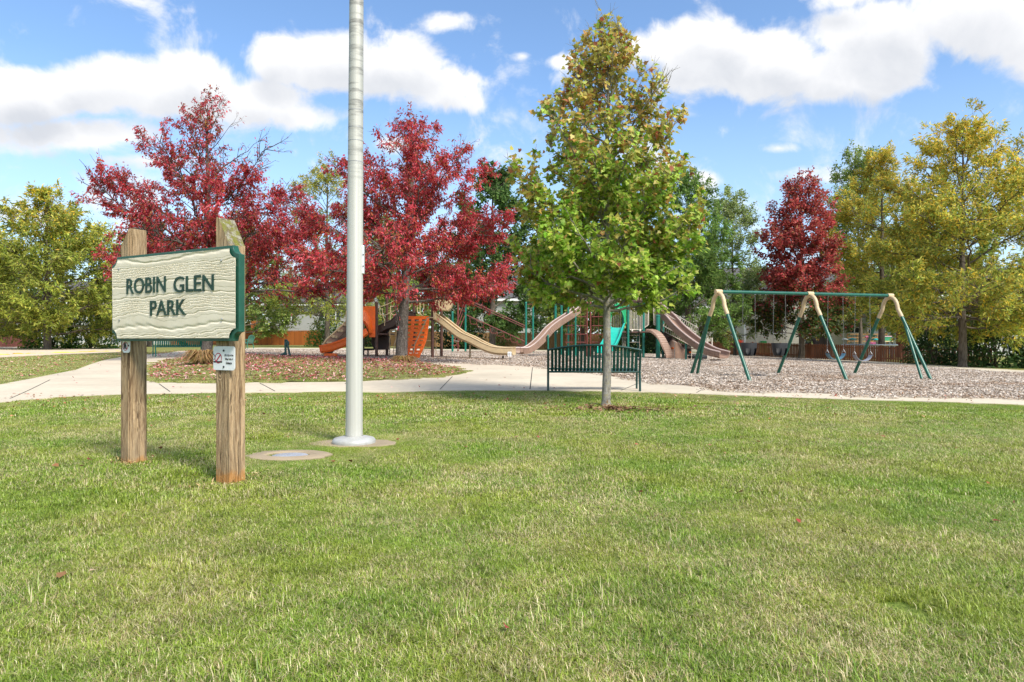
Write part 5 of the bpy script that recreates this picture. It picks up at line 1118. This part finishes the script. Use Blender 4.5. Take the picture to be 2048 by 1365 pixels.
# ---- small items on the play area
q = G(1019, 723); root = empty('notice_stake', q, 'small white notice on a thin stake in front of the tan chute', 'sign'); s_ = q.y / F
MB().rod(q - UP * .05, q + UP * (17 * s_), .008, 6).build('stake', STEEL, root); MB().frame_box(q + Vector((-3.6 * s_, -.02, 10 * s_)), (7.4 * s_, .02, 0), (0, .012, 0), (0, 0, 9 * s_)).build('notice', WHITE, root)
for k in range(3): MB().frame_box(q + Vector((-2.4 * s_, -.026, (12 + 2 * k) * s_)), (4.6 * s_, .012, 0), (0, .003, 0), (0, 0, .6 * s_)).build('printed_line', BLKI, root)
q = G(575, 717); s_ = q.y / F; root = empty('sand_digger', q, 'dark green play digger with folded arm standing on the mulch', 'digger')
T = lambda x, y, d=0.: q + Vector(((x - 575) * s_, d, (717 - y) * s_)); DG_ = plain('digger_paint', (.014, .06, .055), .4, .25, 8)
MB().rod(T(571, 715), T(571, 681), .045).build('mast', DG_, root, True); MB().rod(T(581, 716), T(573, 682), .04).build('arm', DG_, root, True); MB().rod(T(571, 706), T(554, 717, -.1), .045).build('strut', DG_, root, True); MB().rod(T(556, 717, .1), T(571, 712), .04).build('strut', DG_, root, True)
MB().box(T(576, 713.5), (9 * s_, .3, 5 * s_)).build('base', DG_, root, bevel=.02); MB().lathe(T(571, 715) - UP * .05, [(.16, -.02), (.16, .06)], 14).build('foot', DG_, root)
MB().tube([T(571, 681), T(574, 682), T(577, 685), T(577, 689), T(575, 692)], .035, 7).build('handle', DG_, root, True); MB().box(T(572, 680.5), (4 * s_, .14, 2.4 * s_)).build('seat', DG_, root, bevel=.01)
# folding barricade and tape by the sand court
q = G(236, 697); s_ = q.y / F; root = empty('folding_barricade', q, 'small white folding barricade standing beside the sand court', 'barricade'); T = lambda x, y, d=0.: q + Vector(((x - 236) * s_, d, (697 - y) * s_))
for (xb, xt, d) in ((222, 230.5, -.2), (240, 248, -.2)): MB().rod(T(xb, 693, d), T(xt, 664, .05), .035, 6).build('leg', WHITE, root); MB().rod(T(xb + 1.5, 696, .45), T(xt, 664, .05), .035, 6).build('leg', WHITE, root)
for (y0, y1) in ((686, 679),): 
    bo = T(223.5, y0, -.19); MB().frame_box(bo, T(241, y0, -.19) - bo, (0, .03, 0), T(226, y1, -.13) - bo).build('board', WHITE, root)
    for k in range(4): MB().frame_box(T(229 + 2.4 * k, 684.2, -.2), (1.4 * s_, 0, 0), (0, .006, 0), T(226, y1, -.13) * .45 - bo * .45).build('printed_mark', BLKI, root)
tm = [(-60, 712), (0, 711.5), (40, 709.8), (90, 708), (150, 706.5), (195, 705), (230, 704), (250, 704.5)]; tp_ = [G(*t_) for t_ in tm]; tp_ = [Vector(v) for v in catmull([tuple(t_) for t_ in tp_], 6)]
mb = MB(); rnd_ = random.Random(5); rg = []
for k, v in enumerate(tp_): h = .02 + .02 * rnd_.random(); tw = rnd_.uniform(.4, 1.5); rg.append([v + Vector((0, math.sin(tw) * .04, h + math.cos(tw) * .05)), v + Vector((0, -math.sin(tw) * .04, h))])
o = mb.sweep(rg, closed=False, caps=False).build('barrier_tape', YEL_T, None, True); tag(o, 'slack yellow barrier tape along the edge of the sand court', 'tape')
# ------------------------------------------------------------------ fences
def wood(name, a, b_, sc=3.):
    m, b, bs, _ = new_mat(name); p = geo_pos(b); inf = b.n('ShaderNodeObjectInfo').outputs['Random']
    n1 = b.noise(b.mapping(p, (14, 14, .8)), sc, 4, .6); c = b.mix(b.rng(n1, .3, .7), a, b_); c = b.mix(b.m('MULTIPLY', inf, .5), c, tuple(k * .55 for k in a)); b.put(bs.inputs['Base Color'], c); bs.inputs['Roughness'].default_value = .8; bump(b, bs, n1, .4, .01); return m
def fence(label, pts, D_h, mat, height, board=.14, gap=.012, pointed=False, post_every=2.4, cap=False, name='wooden_fence', zoff=0.):
    """pts: world xy polyline; each board an object that shares one mesh"""
    p0 = on_ground(*pts[0]); root = empty(name, p0, label, 'fence'); me = None; dpost = None; acc = 0.; nxt = 0.
    for (a, b_) in zip(pts[:-1], pts[1:]):
        a, b_ = Vector((*a, 0)), Vector((*b_, 0)); L = (b_ - a).length; t = (b_ - a).normalized(); ang = math.atan2(t.y, t.x); n = int(L / (board + gap))
        for k in range(n):
            q = a + t * (k + .5) * (board + gap); z = float(gz(q.x, q.y)) + zoff
            if me is None:
                w_ = board / 2; ol = [(-w_, .0), (w_, .0), (w_, height - (.06 if pointed else 0)), (w_ * .35, height), (-w_ * .35, height), (-w_, height - (.06 if pointed else 0))] if pointed else [(-w_, 0), (w_, 0), (w_, height), (-w_, height)]
                mb = MB().prism(ol, (0, -.011, 0), Vector((1, 0, 0)), UP, Vector((0, .022, 0))); me = bpy.data.meshes.new('board'); me.from_pydata(mb.V, [], mb.Fc); me.materials.append(mat)
            o = bpy.data.objects.new('board', me); COL.objects.link(o); o.parent = root; o.location = q + UP * (z + .02 + random.uniform(-.012, .012)) - p0; o.rotation_euler = (random.uniform(-.01, .01), random.uniform(-.008, .008), ang)
        m_ = max(1, int(L / post_every)); nr = Vector((-t.y, t.x, 0)) * .05
        for k in range(m_ + 1):
            q = a + t * L * k / m_; z = float(gz(q.x, q.y)) + zoff; MB().frame_box(q + nr * 1.0 + UP * (z - .1) - t * .05, t * .1, nr * 1.8, UP * (height + .16)).build('fence_post', mat, root)
        for f in (.18, .82):
            for k in range(m_):
                q0, q1 = a + t * L * k / m_, a + t * L * (k + 1) / m_; q0.z = float(gz(q0.x, q0.y)) + zoff + height * f; q1.z = float(gz(q1.x, q1.y)) + zoff + height * f; MB().frame_box(q0 + nr * .3, q1 - q0, nr * .7, UP * .09).build('fence_rail', mat, root)
        if cap:
            for k in range(m_):
                q0, q1 = a + t * L * k / m_, a + t * L * (k + 1) / m_; q0.z = float(gz(q0.x, q0.y)) + zoff + height + .04; q1.z = float(gz(q1.x, q1.y)) + zoff + height + .04; MB().frame_box(q0 - nr * .8, q1 - q0, nr * 2.0, UP * .05).build('cap_rail', mat, root)
    return root
XY = lambda px, D: ((px - CX) / F * D, D)
W_OR = wood('orange_stained_cedar', (.42, .115, .02), (.56, .18, .035)); W_BR = wood('brown_cedar', (.32, .16, .06), (.52, .30, .12)); W_DK = wood('dark_stained_pine', (.22, .08, .04), (.33, .13, .06)); W_RD = wood('dark_red_boards', (.11, .03, .022), (.16, .05, .035))
fence('orange stained board fence with capped top beside the grey sided house', [XY(340, 92), XY(505, 86), XY(645, 82)], 0, W_OR, 1.72, .2, .008, cap=True, post_every=3.4)
fence('weathered brown board fence behind the tan chute', [XY(700, 76), XY(870, 63), XY(1120, 60), XY(1215, 60)], 0, W_BR, 1.42, .17, .01, post_every=2.4)
fence('low dark brown picket fence behind the swing set', [XY(1400, 60), XY(1453, 57), XY(1620, 49), XY(1840, 44), XY(1990, 41)], 0, W_DK, 1.06, .11, .035, True, 2.2)
fence('short dark red board fence at the back of the sand court', [XY(-160, 60), XY(0, 56), XY(78, 56)], 0, W_RD, 1.35, .2, .006)
fence('orange privacy screen beside the grey house corner', [XY(502, 100), XY(534, 99)], 0, W_OR, 3.4, .25, .006, name='privacy_screen')

# ------------------------------------------------------------------ houses
def siding(name, col):
    m, b, bs, _ = new_mat(name); x, y, z = b.sep(geo_pos(b)); f = b.m('FRACT', b.m('MULTIPLY', z, 1 / .17)); c = b.mix(b.rng(b.noise(geo_pos(b), .7, 4), .3, .7), tuple(k * .9 for k in col), col)
    b.put(bs.inputs['Base Color'], c); bs.inputs['Roughness'].default_value = .6; bump(b, bs, b.m('POWER', f, .5), 1.0, .05); return m
SIDG = siding('grey_vinyl_siding', (.46, .46, .45)); SIDB = siding('beige_vinyl_siding', (.58, .55, .48)); SIDW = siding('white_vinyl_siding', (.68, .68, .66)); ROOF = plain('asphalt_shingles', (.09, .085, .085), .9, .3, 3, bumps=.6, fine=20, bdist=.02); TRIM = plain('white_trim', (.75, .75, .73), .5, .06)
m, b, bs, _ = new_mat('window_glass'); bs.inputs['Base Color'].default_value = (.03, .035, .04, 1); bs.inputs['Roughness'].default_value = .08; GLASS = m
SHUT = plain('dark_shutter', (.03, .032, .036), .6, .2)
BRICK = plain('red_brick', (.26, .09, .06), .9, .3, 5, bumps=.5, fine=30, bdist=.02)
def house(label, px0, px1, D, depth, wall_h, roof_h, mat, wins, rotz=0., door=None):
    x0, x1 = (px0 - CX) / F * D, (px1 - CX) / F * D; z0 = min(float(gz(x0, D)), float(gz(x1, D))) - .2; root = empty('house', ((x0 + x1) / 2, D, z0 + .2), label, 'house'); zt = z0 + wall_h
    wl = MB(); wl.frame_box((x0, D, z0), (x1 - x0, 0, 0), (0, depth, 0), (0, 0, wall_h))
    wl.add([(x0 + .01, D + .01, zt), (x0 + .01, D + depth - .01, zt), (x0 + .01, D + depth / 2, zt + roof_h - .1), (x1 - .01, D + .01, zt), (x1 - .01, D + depth - .01, zt), (x1 - .01, D + depth / 2, zt + roof_h - .1)], [(0, 1, 2), (3, 5, 4)]); wo_ = wl.build('wall', mat, root)
    e = .5; sl = roof_h / (depth / 2)
    rf = MB()
    for sg in (0, 1):
        ya, yb = (D - e, D + depth / 2) if sg == 0 else (D + depth + e, D + depth / 2); rf.add([(x0 - e, ya, zt - e * sl), (x1 + e, ya, zt - e * sl), (x1 + e, yb, zt + roof_h), (x0 - e, yb, zt + roof_h), (x0 - e, ya, zt - e * sl + .18), (x1 + e, ya, zt - e * sl + .18), (x1 + e, yb, zt + roof_h + .18), (x0 - e, yb, zt + roof_h + .18)], [(0, 1, 2, 3), (4, 5, 6, 7), (0, 1, 5, 4), (1, 2, 6, 5), (2, 3, 7, 6), (3, 0, 4, 7)])
    ro = rf.build('roof', ROOF, root); MB().frame_box((x0 - e, D - e - .06, zt - e * sl - .05), (x1 - x0 + 2 * e, 0, 0), (0, .05, 0), (0, 0, .26)).build('gutter', TRIM, ro)
    for (px, py, wp, hp, sh) in wins:
        c = P(px, py, D); ww, hh = wp * D / F, hp * D / F; wd_ = MB().frame_box((c.x - ww / 2, D - .05, c.z - hh / 2), (ww, 0, 0), (0, .04, 0), (0, 0, hh)).build('window', GLASS, root); t_ = .09
        fr = MB()
        for (ox_, oz_, sx_, sz_) in ((-ww / 2 - t_, -hh / 2 - t_, t_, hh + 2 * t_), (ww / 2, -hh / 2 - t_, t_, hh + 2 * t_), (-ww / 2, -hh / 2 - t_, ww, t_), (-ww / 2, hh / 2, ww, t_), (-.04, -hh / 2, .08, hh), (-ww / 2, -.03, ww / 2 - .04, .05), (.04, -.03, ww / 2 - .04, .05)): fr.frame_box((c.x + ox_, D - .09, c.z + oz_), (sx_, 0, 0), (0, .085, 0), (0, 0, sz_))
        fr.build('window_frame', TRIM, wd_)
        if sh:
            for sg in (-1, 1): MB().frame_box((c.x + sg * (ww / 2 + .42) - .25, D - .07, c.z - hh / 2 - .05), (.5, 0, 0), (0, .06, 0), (0, 0, hh + .1)).build('shutter', SHUT, wd_)
    for xx in (x0, x1): MB().frame_box((xx - .07, D - .03, z0), (.14, 0, 0), (0, .1, 0), (0, 0, wall_h - .3)).build('corner_trim', TRIM, root)
    return root
house('grey sided house with dark shuttered window behind the orange fence', 532, 735, 96, 10, 6.0, 2.6, SIDG, [(568, 633, 28, 17, True), (660, 632, 22, 17, True), (575, 585, 22, 18, True), (650, 585, 22, 18, True)])
house('grey house with tall white framed windows behind the brown fence', 880, 1115, 80, 10, 6.0, 2.8, SIDG, [(1078, 632, 20, 32, False), (985, 640, 26, 30, False), (930, 640, 20, 26, False), (1075, 585, 20, 22, False), (985, 585, 22, 22, False)])
house('pale beige sided house behind the red maple and picket fence', 1490, 1745, 66, 11, 6.4, 2.8, SIDB, [(1708, 655, 22, 22, False), (1740, 657, 8, 20, False), (1555, 655, 22, 24, False), (1640, 650, 18, 22, False), (1560, 585, 22, 24, False), (1640, 585, 22, 24, False), (1710, 585, 20, 24, False)])
house('white sided house behind the golden locusts', 1835, 2130, 72, 11, 6.6, 3.2, SIDW, [(1900, 650, 22, 26, False), (1990, 650, 22, 26, False), (1900, 585, 22, 26, False), (1990, 585, 22, 26, False)])
house('white house glimpsed behind the sand court trees', 60, 270, 92, 10, 6.0, 3.0, SIDW, [(120, 640, 20, 22, True), (200, 640, 20, 22, True), (120, 585, 20, 22, True), (200, 585, 20, 22, True)])
house('pale house glimpsed between the birch and the shade tree', 1330, 1470, 84, 10, 6.0, 3.0, SIDB, [(1370, 645, 18, 20, False), (1430, 645, 18, 20, False), (1370, 590, 18, 22, False), (1430, 590, 18, 22, False)])
q = Vector((*XY(1808, 60), 0)); z = float(gz(q.x, q.y)); ob = MB().frame_box((q.x - .3, q.y, z - .1), (.5, 0, 0), (0, .7, 0), (0, 0, CH + (CY - 636) * 60 / F - z)).frame_box((q.x - .38, q.y - .08, CH + (CY - 636) * 60 / F), (.81, 0, 0), (0, .86, 0), (0, 0, .15)).build('brick_pillar', BRICK); tag(ob, 'red brick chimney stack beside the beige house corner', 'chimney')

# ------------------------------------------------------------------ back-garden things behind the picket fence
def yard(name, label, cat, px, D): p = on_ground(*XY(px, D)); return empty(name, p, label, cat), p, D / F
rt, p, s = yard('trampoline', 'round trampoline with pale blue rim behind the picket fence', 'trampoline', 1738, 51); zr_ = CH + (CY - 690.5) * s; rr = 50 * s
MB().tube([(p.x + rr * math.cos(a), p.y + rr * math.sin(a), zr_) for a in np.linspace(0, 2 * math.pi, 33)], .05, 6).build('rim_tube', STEEL, rt, True)
MB().lathe((p.x, p.y, zr_), [(rr * .82, .05), (rr * 1.0, .06), (rr * 1.02, .0), (rr * .82, .02)], 32).build('rim_pad', plain('blue_pad', (.30, .42, .62), .6, .15), rt, True); MB().lathe((p.x, p.y, zr_), [(rr * .83, .0), (rr * .83, .02)], 32).build('mat', BLK, rt)
for a in np.linspace(0, 2 * math.pi, 7)[:-1]: q = on_ground(p.x + rr * .97 * math.cos(a), p.y + rr * .97 * math.sin(a)); MB().rod(q - UP * .05, (q.x, q.y, zr_), .03).build('leg', STEEL, rt)
# inflatable bird float: ring body, neck, head, beak
PINK = plain('pink_vinyl', (.75, .16, .30), .35, .1); q = Vector((p.x + (1727 - 1738) * s, p.y - rr * .55, zr_ + .12)); rt = empty('pool_float', q - UP * .12, 'pink flamingo pool float lying on the trampoline', 'pool float')
MB().tube([q + Vector((.24 * math.cos(a), .24 * math.sin(a), .0)) for a in np.linspace(0, 2 * math.pi, 21)], .12, 10, False).build('ring', PINK, rt, True)
MB().tube(catmull([tuple(q + Vector(v)) for v in ((-.2, 0, .05), (-.28, 0, .2), (-.2, 0, .36), (-.24, 0, .5), (-.34, 0, .5), (-.38, 0, .44))], 4), [.07] * 12 + [.06] * 9, 8).build('neck', PINK, rt, True); MB().tube([q + Vector((-.37, 0, .45)), q + Vector((-.42, 0, .38))], [.04, .015], 6).build('beak', BLK, rt, True)
# timber deck with rail
rt, p, s = yard('timber_deck', 'brown timber deck with railing against the beige house', 'deck', 1715, 60); zk = CH + (CY - 690) * s; x0, x1 = (1684 - CX) * s, (1762 - CX) * s
for k in range(14): MB().frame_box((x0, p.y - 1 + k * .2, zk - .04), (x1 - x0, 0, 0), (0, .19, 0), (0, 0, .04)).build('deck_board', W_BR, rt)
for f in np.linspace(0, 1, 5):
    xx = x0 + (x1 - x0) * f; MB().rod((xx, p.y - .95, float(gz(xx, p.y)) - .1), (xx, p.y - .95, CH + (CY - 668) * s), .05, 4).build('deck_post', W_BR, rt)
for py in (670, 677, 684): zz_ = CH + (CY - py) * s; MB().frame_box((x0, p.y - 1.0, zz_), (x1 - x0, 0, 0), (0, .05, 0), (0, 0, .09)).build('deck_rail', W_BR, rt)
def table(px, D, ytop, half, mat, label):
    rt, p, s = yard('garden_table', label, 'table', px, D); zt_ = CH + (CY - ytop) * s; MB().lathe((p.x, p.y, zt_), [(half * s, -.03), (half * s * 1.02, 0), (half * s, .03), (half * s * .4, .09), (.01, .12)], 20).build('top', mat, rt, True)
    for a in (0.8, 2.4, 3.9, 5.5): MB().rod(on_ground(p.x + half * s * .5 * math.cos(a), p.y + half * s * .5 * math.sin(a)) - UP * .03, (p.x + half * s * .5 * math.cos(a), p.y + half * s * .5 * math.sin(a), zt_), .025, 5).build('leg', STEEL, rt)
TQ = plain('teal_cover', (.03, .42, .42), .5, .1); table(1705, 54, 679, 7.5, TQ, 'small teal covered table beside the timber deck'); table(1752, 55, 680, 6, TQ, 'teal covered stand beside the leaning locust trunk'); table(1690, 55, 679.5, 6, WHITE, 'small white topped table beside the teal one')
rt, p, s = yard('storage_shed', 'low dark brown resin storage shed behind the picket fence', 'shed', 1648, 56); zt_ = CH + (CY - 673) * s
MB().frame_box((p.x - 14 * s, p.y, p.z - .05), (28 * s, 0, 0), (0, 1.2, 0), (0, 0, zt_ - p.z)).build('wall', DKBR, rt, bevel=.02); MB().prism([(-15.5 * s, 0), (15.5 * s, 0), (12 * s, 2.6 * s), (-12 * s, 2.6 * s)], (p.x, p.y - .1, zt_ - .05), Vector((1, 0, 0)), UP, Vector((0, 1.4, 0))).build('roof', DKBR, rt); MB().frame_box((p.x - .02, p.y - .02, p.z), (.04, 0, 0), (0, .02, 0), (0, 0, zt_ - p.z - .1)).build('door_gap', BLK, rt)
for hx in (-.12, .1): MB().box((p.x + hx, p.y - .03, p.z + .9), (.03, .03, .16)).build('handle', STEEL, rt)
rt, p, s = yard('storage_bin', 'green storage bin with white lid on a pale garden bench', 'bin', 1774, 56); zt_ = CH + (CY - 674) * s; zb_ = CH + (CY - 682) * s
MB().frame_box((p.x - 9 * s, p.y, zb_), (18 * s, 0, 0), (0, .6, 0), (0, 0, zt_ - zb_)).build('body', plain('bin_green', (.04, .28, .15), .5, .12), rt, bevel=.02); MB().frame_box((p.x - 9.6 * s, p.y - .03, zt_), (19.2 * s, 0, 0), (0, .66, 0), (0, 0, 1.6 * s)).build('lid', plain('pink_lid', (.75, .50, .55), .5, .1), rt, bevel=.015)
rt2, p, s = yard('garden_bench', 'pale yellow garden bench carrying the green bin', 'bench', 1774, 56); MB().frame_box((p.x - 12 * s, p.y - .1, zb_ - .09), (24 * s, 0, 0), (0, .8, 0), (0, 0, .085)).build('top', plain('pale_wood', (.60, .52, .30), .6, .1), rt2)
for xx in (-11, 11):
    for yy in (0, .6): MB().frame_box((p.x + xx * s - .04, p.y + yy, p.z - .05), (.08, 0, 0), (0, .08, 0), (0, 0, zb_ - .08 - p.z + .04)).build('leg', BLK, rt2)
rt, p, s = yard('barbecue_grill', 'black covered barbecue grill left of the brown shed', 'grill', 1621, 57); zt_ = CH + (CY - 679) * s
MB().frame_box((p.x - 6 * s, p.y, p.z - .03), (12 * s, 0, 0), (0, .5, 0), (0, 0, zt_ - p.z - .15)).build('cabinet', BLK, rt, bevel=.02); MB().prism([(-6.4 * s, 0), (6.4 * s, 0), (5.4 * s, .2), (-5.4 * s, .2)], (p.x, p.y - .05, zt_ - .17), Vector((1, 0, 0)), UP, Vector((0, .6, 0))).build('hood', BLK, rt, bevel=.03); MB().rod((p.x - .2, p.y - .1, zt_ - .05), (p.x + .2, p.y - .1, zt_ - .05), .02, 6).build('handle', STEEL, rt)
for (px, D, yt, col, lab) in ((1483, 60, 680, (.62, .05, .02), 'red orange toy car shell behind the left end of the picket fence'), (1530, 58, 682, (.03, .30, .08), 'green toy ride on behind the picket fence')):
    rt, p, s = yard('ride_on_toy', lab, 'toy', px, D); zt_ = CH + (CY - yt) * s; hh = zt_ - p.z; mt = plain('toy_%d' % px, col, .4, .1)
    MB().prism([(-.45, .12), (.45, .12), (.45, hh * .5), (.2, hh * .55), (.16, hh), (-.3, hh), (-.4, hh * .55)], (p.x, p.y, p.z), Vector((1, 0, 0)), UP, Vector((0, .45, 0))).build('body', mt, rt, bevel=.03)
    for xx in (-.28, .28):
        for yy in (-.03, .44): MB().tube([(p.x + xx, p.y + yy, p.z + .13), (p.x + xx, p.y + yy + .06, p.z + .13)], .13, 12).build('wheel', BLK, rt)

# ------------------------------------------------------------------ fallen leaves and loose stuff
r = np.random.default_rng(123)
def in_poly_pts(poly, n):
    lo, hi = poly.min(0), poly.max(0); out = np.zeros((0, 2))
    while len(out) < n: q = r.uniform(lo, hi, (n, 2)); out = np.concatenate([out, q[inside_poly(poly, q)]])
    return out[:n]
PINKS = [(.42, .09, .10), (.55, .20, .20), (.62, .34, .32), (.30, .04, .05), (.36, .16, .08), (.66, .42, .38)]
def litter(name, xy, zf, label, lift, size=(.055, .095), pal=PINKS, wts=(3, 3, 2.5, 2, 2.6, 1.5)):
    n = len(xy); C = np.column_stack([xy, zf(xy[:, 0], xy[:, 1]) + r.uniform(lift[0], lift[1], n)])
    o = link_mesh(leaves_mesh(name, C, np.column_stack([r.normal(0, 1, (n, 2)), r.normal(0, .25, n)]), np.column_stack([r.normal(0, .45, (n, 2)), np.ones(n)]), r.uniform(*size, n), pick_palette(pal, wts, n, r), 'lance'), name, mat_litter); tag(o, label, 'leaf litter', kind='stuff')
q = in_poly_pts(island_poly, 17000); w_ = r.random(len(q)) < .38 + .6 * np.clip(np.sin(q[:, 0] * 1.7) * np.sin(q[:, 1] * 1.1 + 1) + .3, 0, 1); litter('island_leaf_litter', q[w_], gz_isl, 'pink and red fallen leaves covering the island bed under the red trees', (.03, .075))
lawnp = gpoly([(0, 771), (60, 760), (150, 742), (212, 721), (262, 712), (250, 707), (150, 710.5), (0, 718), (-200, 728), (-200, 781)], smooth_=False); q = in_poly_pts(lawnp, 900); litter('verge_leaf_litter', q, gz, 'red and brown fallen leaves on the verge beside the sand court', (.02, .05), wts=(2, 2, 2, 1, 3, 1))
q = in_poly_pts(gpoly([(250, 712), (330, 716), (420, 708), (380, 702), (260, 706)], smooth_=False), 350); litter('path_side_leaf_litter', q, gz, 'drift of red fallen leaves along the path under the mesh bench', (.022, .05))
q = np.array([np.array(G(x, y))[:2] for x, y in zip(r.uniform(0, 2048, 520), 789 + np.where(r.random(520) < .78, r.exponential(9, 520), r.exponential(45, 520)) + r.uniform(0, 4, 520))]); litter('lawn_edge_leaf_litter', q, gz, 'reddish brown fallen leaves caught in the lawn edge along the path', (.025, .045), (.04, .075), pal=[(.42, .12, .08), (.50, .24, .14), (.30, .12, .05), (.55, .36, .24)], wts=(2, 2, 2, 1.5))
q = in_poly_pts(conc_poly, 160); litter('path_leaf_litter', q, lambda x, y: gz(x, y) + .02, 'few scattered fallen leaves on the concrete path', (.004, .012), (.05, .08))
n = 420; a = r.uniform(0, 6.28, n); d = np.abs(r.normal(0, .42, n)); bxy = np.array(G(1222, 822))[:2]; q = bxy + np.column_stack([np.cos(a) * d * 1.5, np.sin(a) * d * .55]); litter('trunk_mulch', q, gz, 'ring of brown shredded bark at the foot of the green maple', (.02, .07), (.04, .10), pal=[(.20, .11, .06), (.30, .18, .10), (.13, .07, .04)], wts=(2, 2, 1))
# single leaves on the lawn
lm = None
for k, (x, y) in enumerate([(1012, 1269), (703, 989), (700, 931), (668, 931), (478 + 998, 994), (1700, 990), (1985, 1052), (1285, 993), (1030, 880), (1078, 880), (905, 853), (930, 900), (797, 885), (325, 903), (180, 926), (117, 939), (126, 1167), (278, 1143), (1595, 1054), (1520, 890), (1688, 916), (1770, 880), (1418, 897), (1240, 905), (530, 833), (585, 848), (640, 822), (860, 838), (1130, 842), (1880, 862)]):
    q = G(x, y); nz_ = r.normal(0, .5, 2)
    me = leaves_mesh('fallen_leaf', np.array([[0, 0, 0.]]), np.array([[r.normal(), r.normal(), .25]]), np.array([[nz_[0], nz_[1], 1.]]), np.array([r.uniform(.035, .052)]), pick_palette([(.28, .045, .045), (.26, .12, .06), (.38, .15, .12)], [2, 1, 1], 1, r), 'maple'); o = link_mesh(me, 'fallen_leaf', mat_litter); o.location = q + UP * .034; tag(o, 'single dry reddish leaf lying on the open lawn', 'leaf', 'leaves lying on the lawn')
# tussock of dry ornamental grass round the crimson trees
def tussock(px, py, label, n, rad, hgt, seed):
    rr = np.random.default_rng(seed); c = np.array(on_ground(*G(px, py).xy)); c[2] = float(gz_isl(c[0], c[1])[0]); a = rr.uniform(0, 6.28, n); d0 = rr.uniform(0, .35, n) * rad; ln = hgt * rr.uniform(.6, 1.3, n); out = rr.uniform(.5, 1.0, n) * rad
    B = c + np.column_stack([np.cos(a) * d0, np.sin(a) * d0, np.zeros(n) - .02]); M = B + np.column_stack([np.cos(a) * out * .45, np.sin(a) * out * .45, ln]); T_ = B + np.column_stack([np.cos(a) * out * 1.15, np.sin(a) * out * 1.15, ln * rr.uniform(.1, .8, n)]); sd = np.column_stack([-np.sin(a), np.cos(a), np.zeros(n)]) * .008
    V = np.stack([B - sd, B + sd, M + sd, M - sd, T_], 1).reshape(-1, 3); o = np.arange(n) * 5; col = pick_palette([(.36, .20, .08), (.48, .30, .13), (.26, .17, .06), (.22, .20, .06)], [3, 2, 2, 1], n, rr)
    root = empty('ornamental_grass', c, label, 'plant'); link_mesh(np_mesh('blades', V, np.stack([o + 3, o + 2, o + 4], 1), np.stack([o, o + 1, o + 2, o + 3], 1), {'col': np.repeat(np.column_stack([col, np.ones(n)]), 5, 0)}), 'blades', mat_litter, root)
tussock(405, 738, 'clump of dry tan ornamental grass at the foot of the tree behind the board', 700, .62, .34, 5); tussock(808, 731, 'low dry brown grass tuft at the foot of the dark trunked crimson tree', 420, .5, .2, 6)
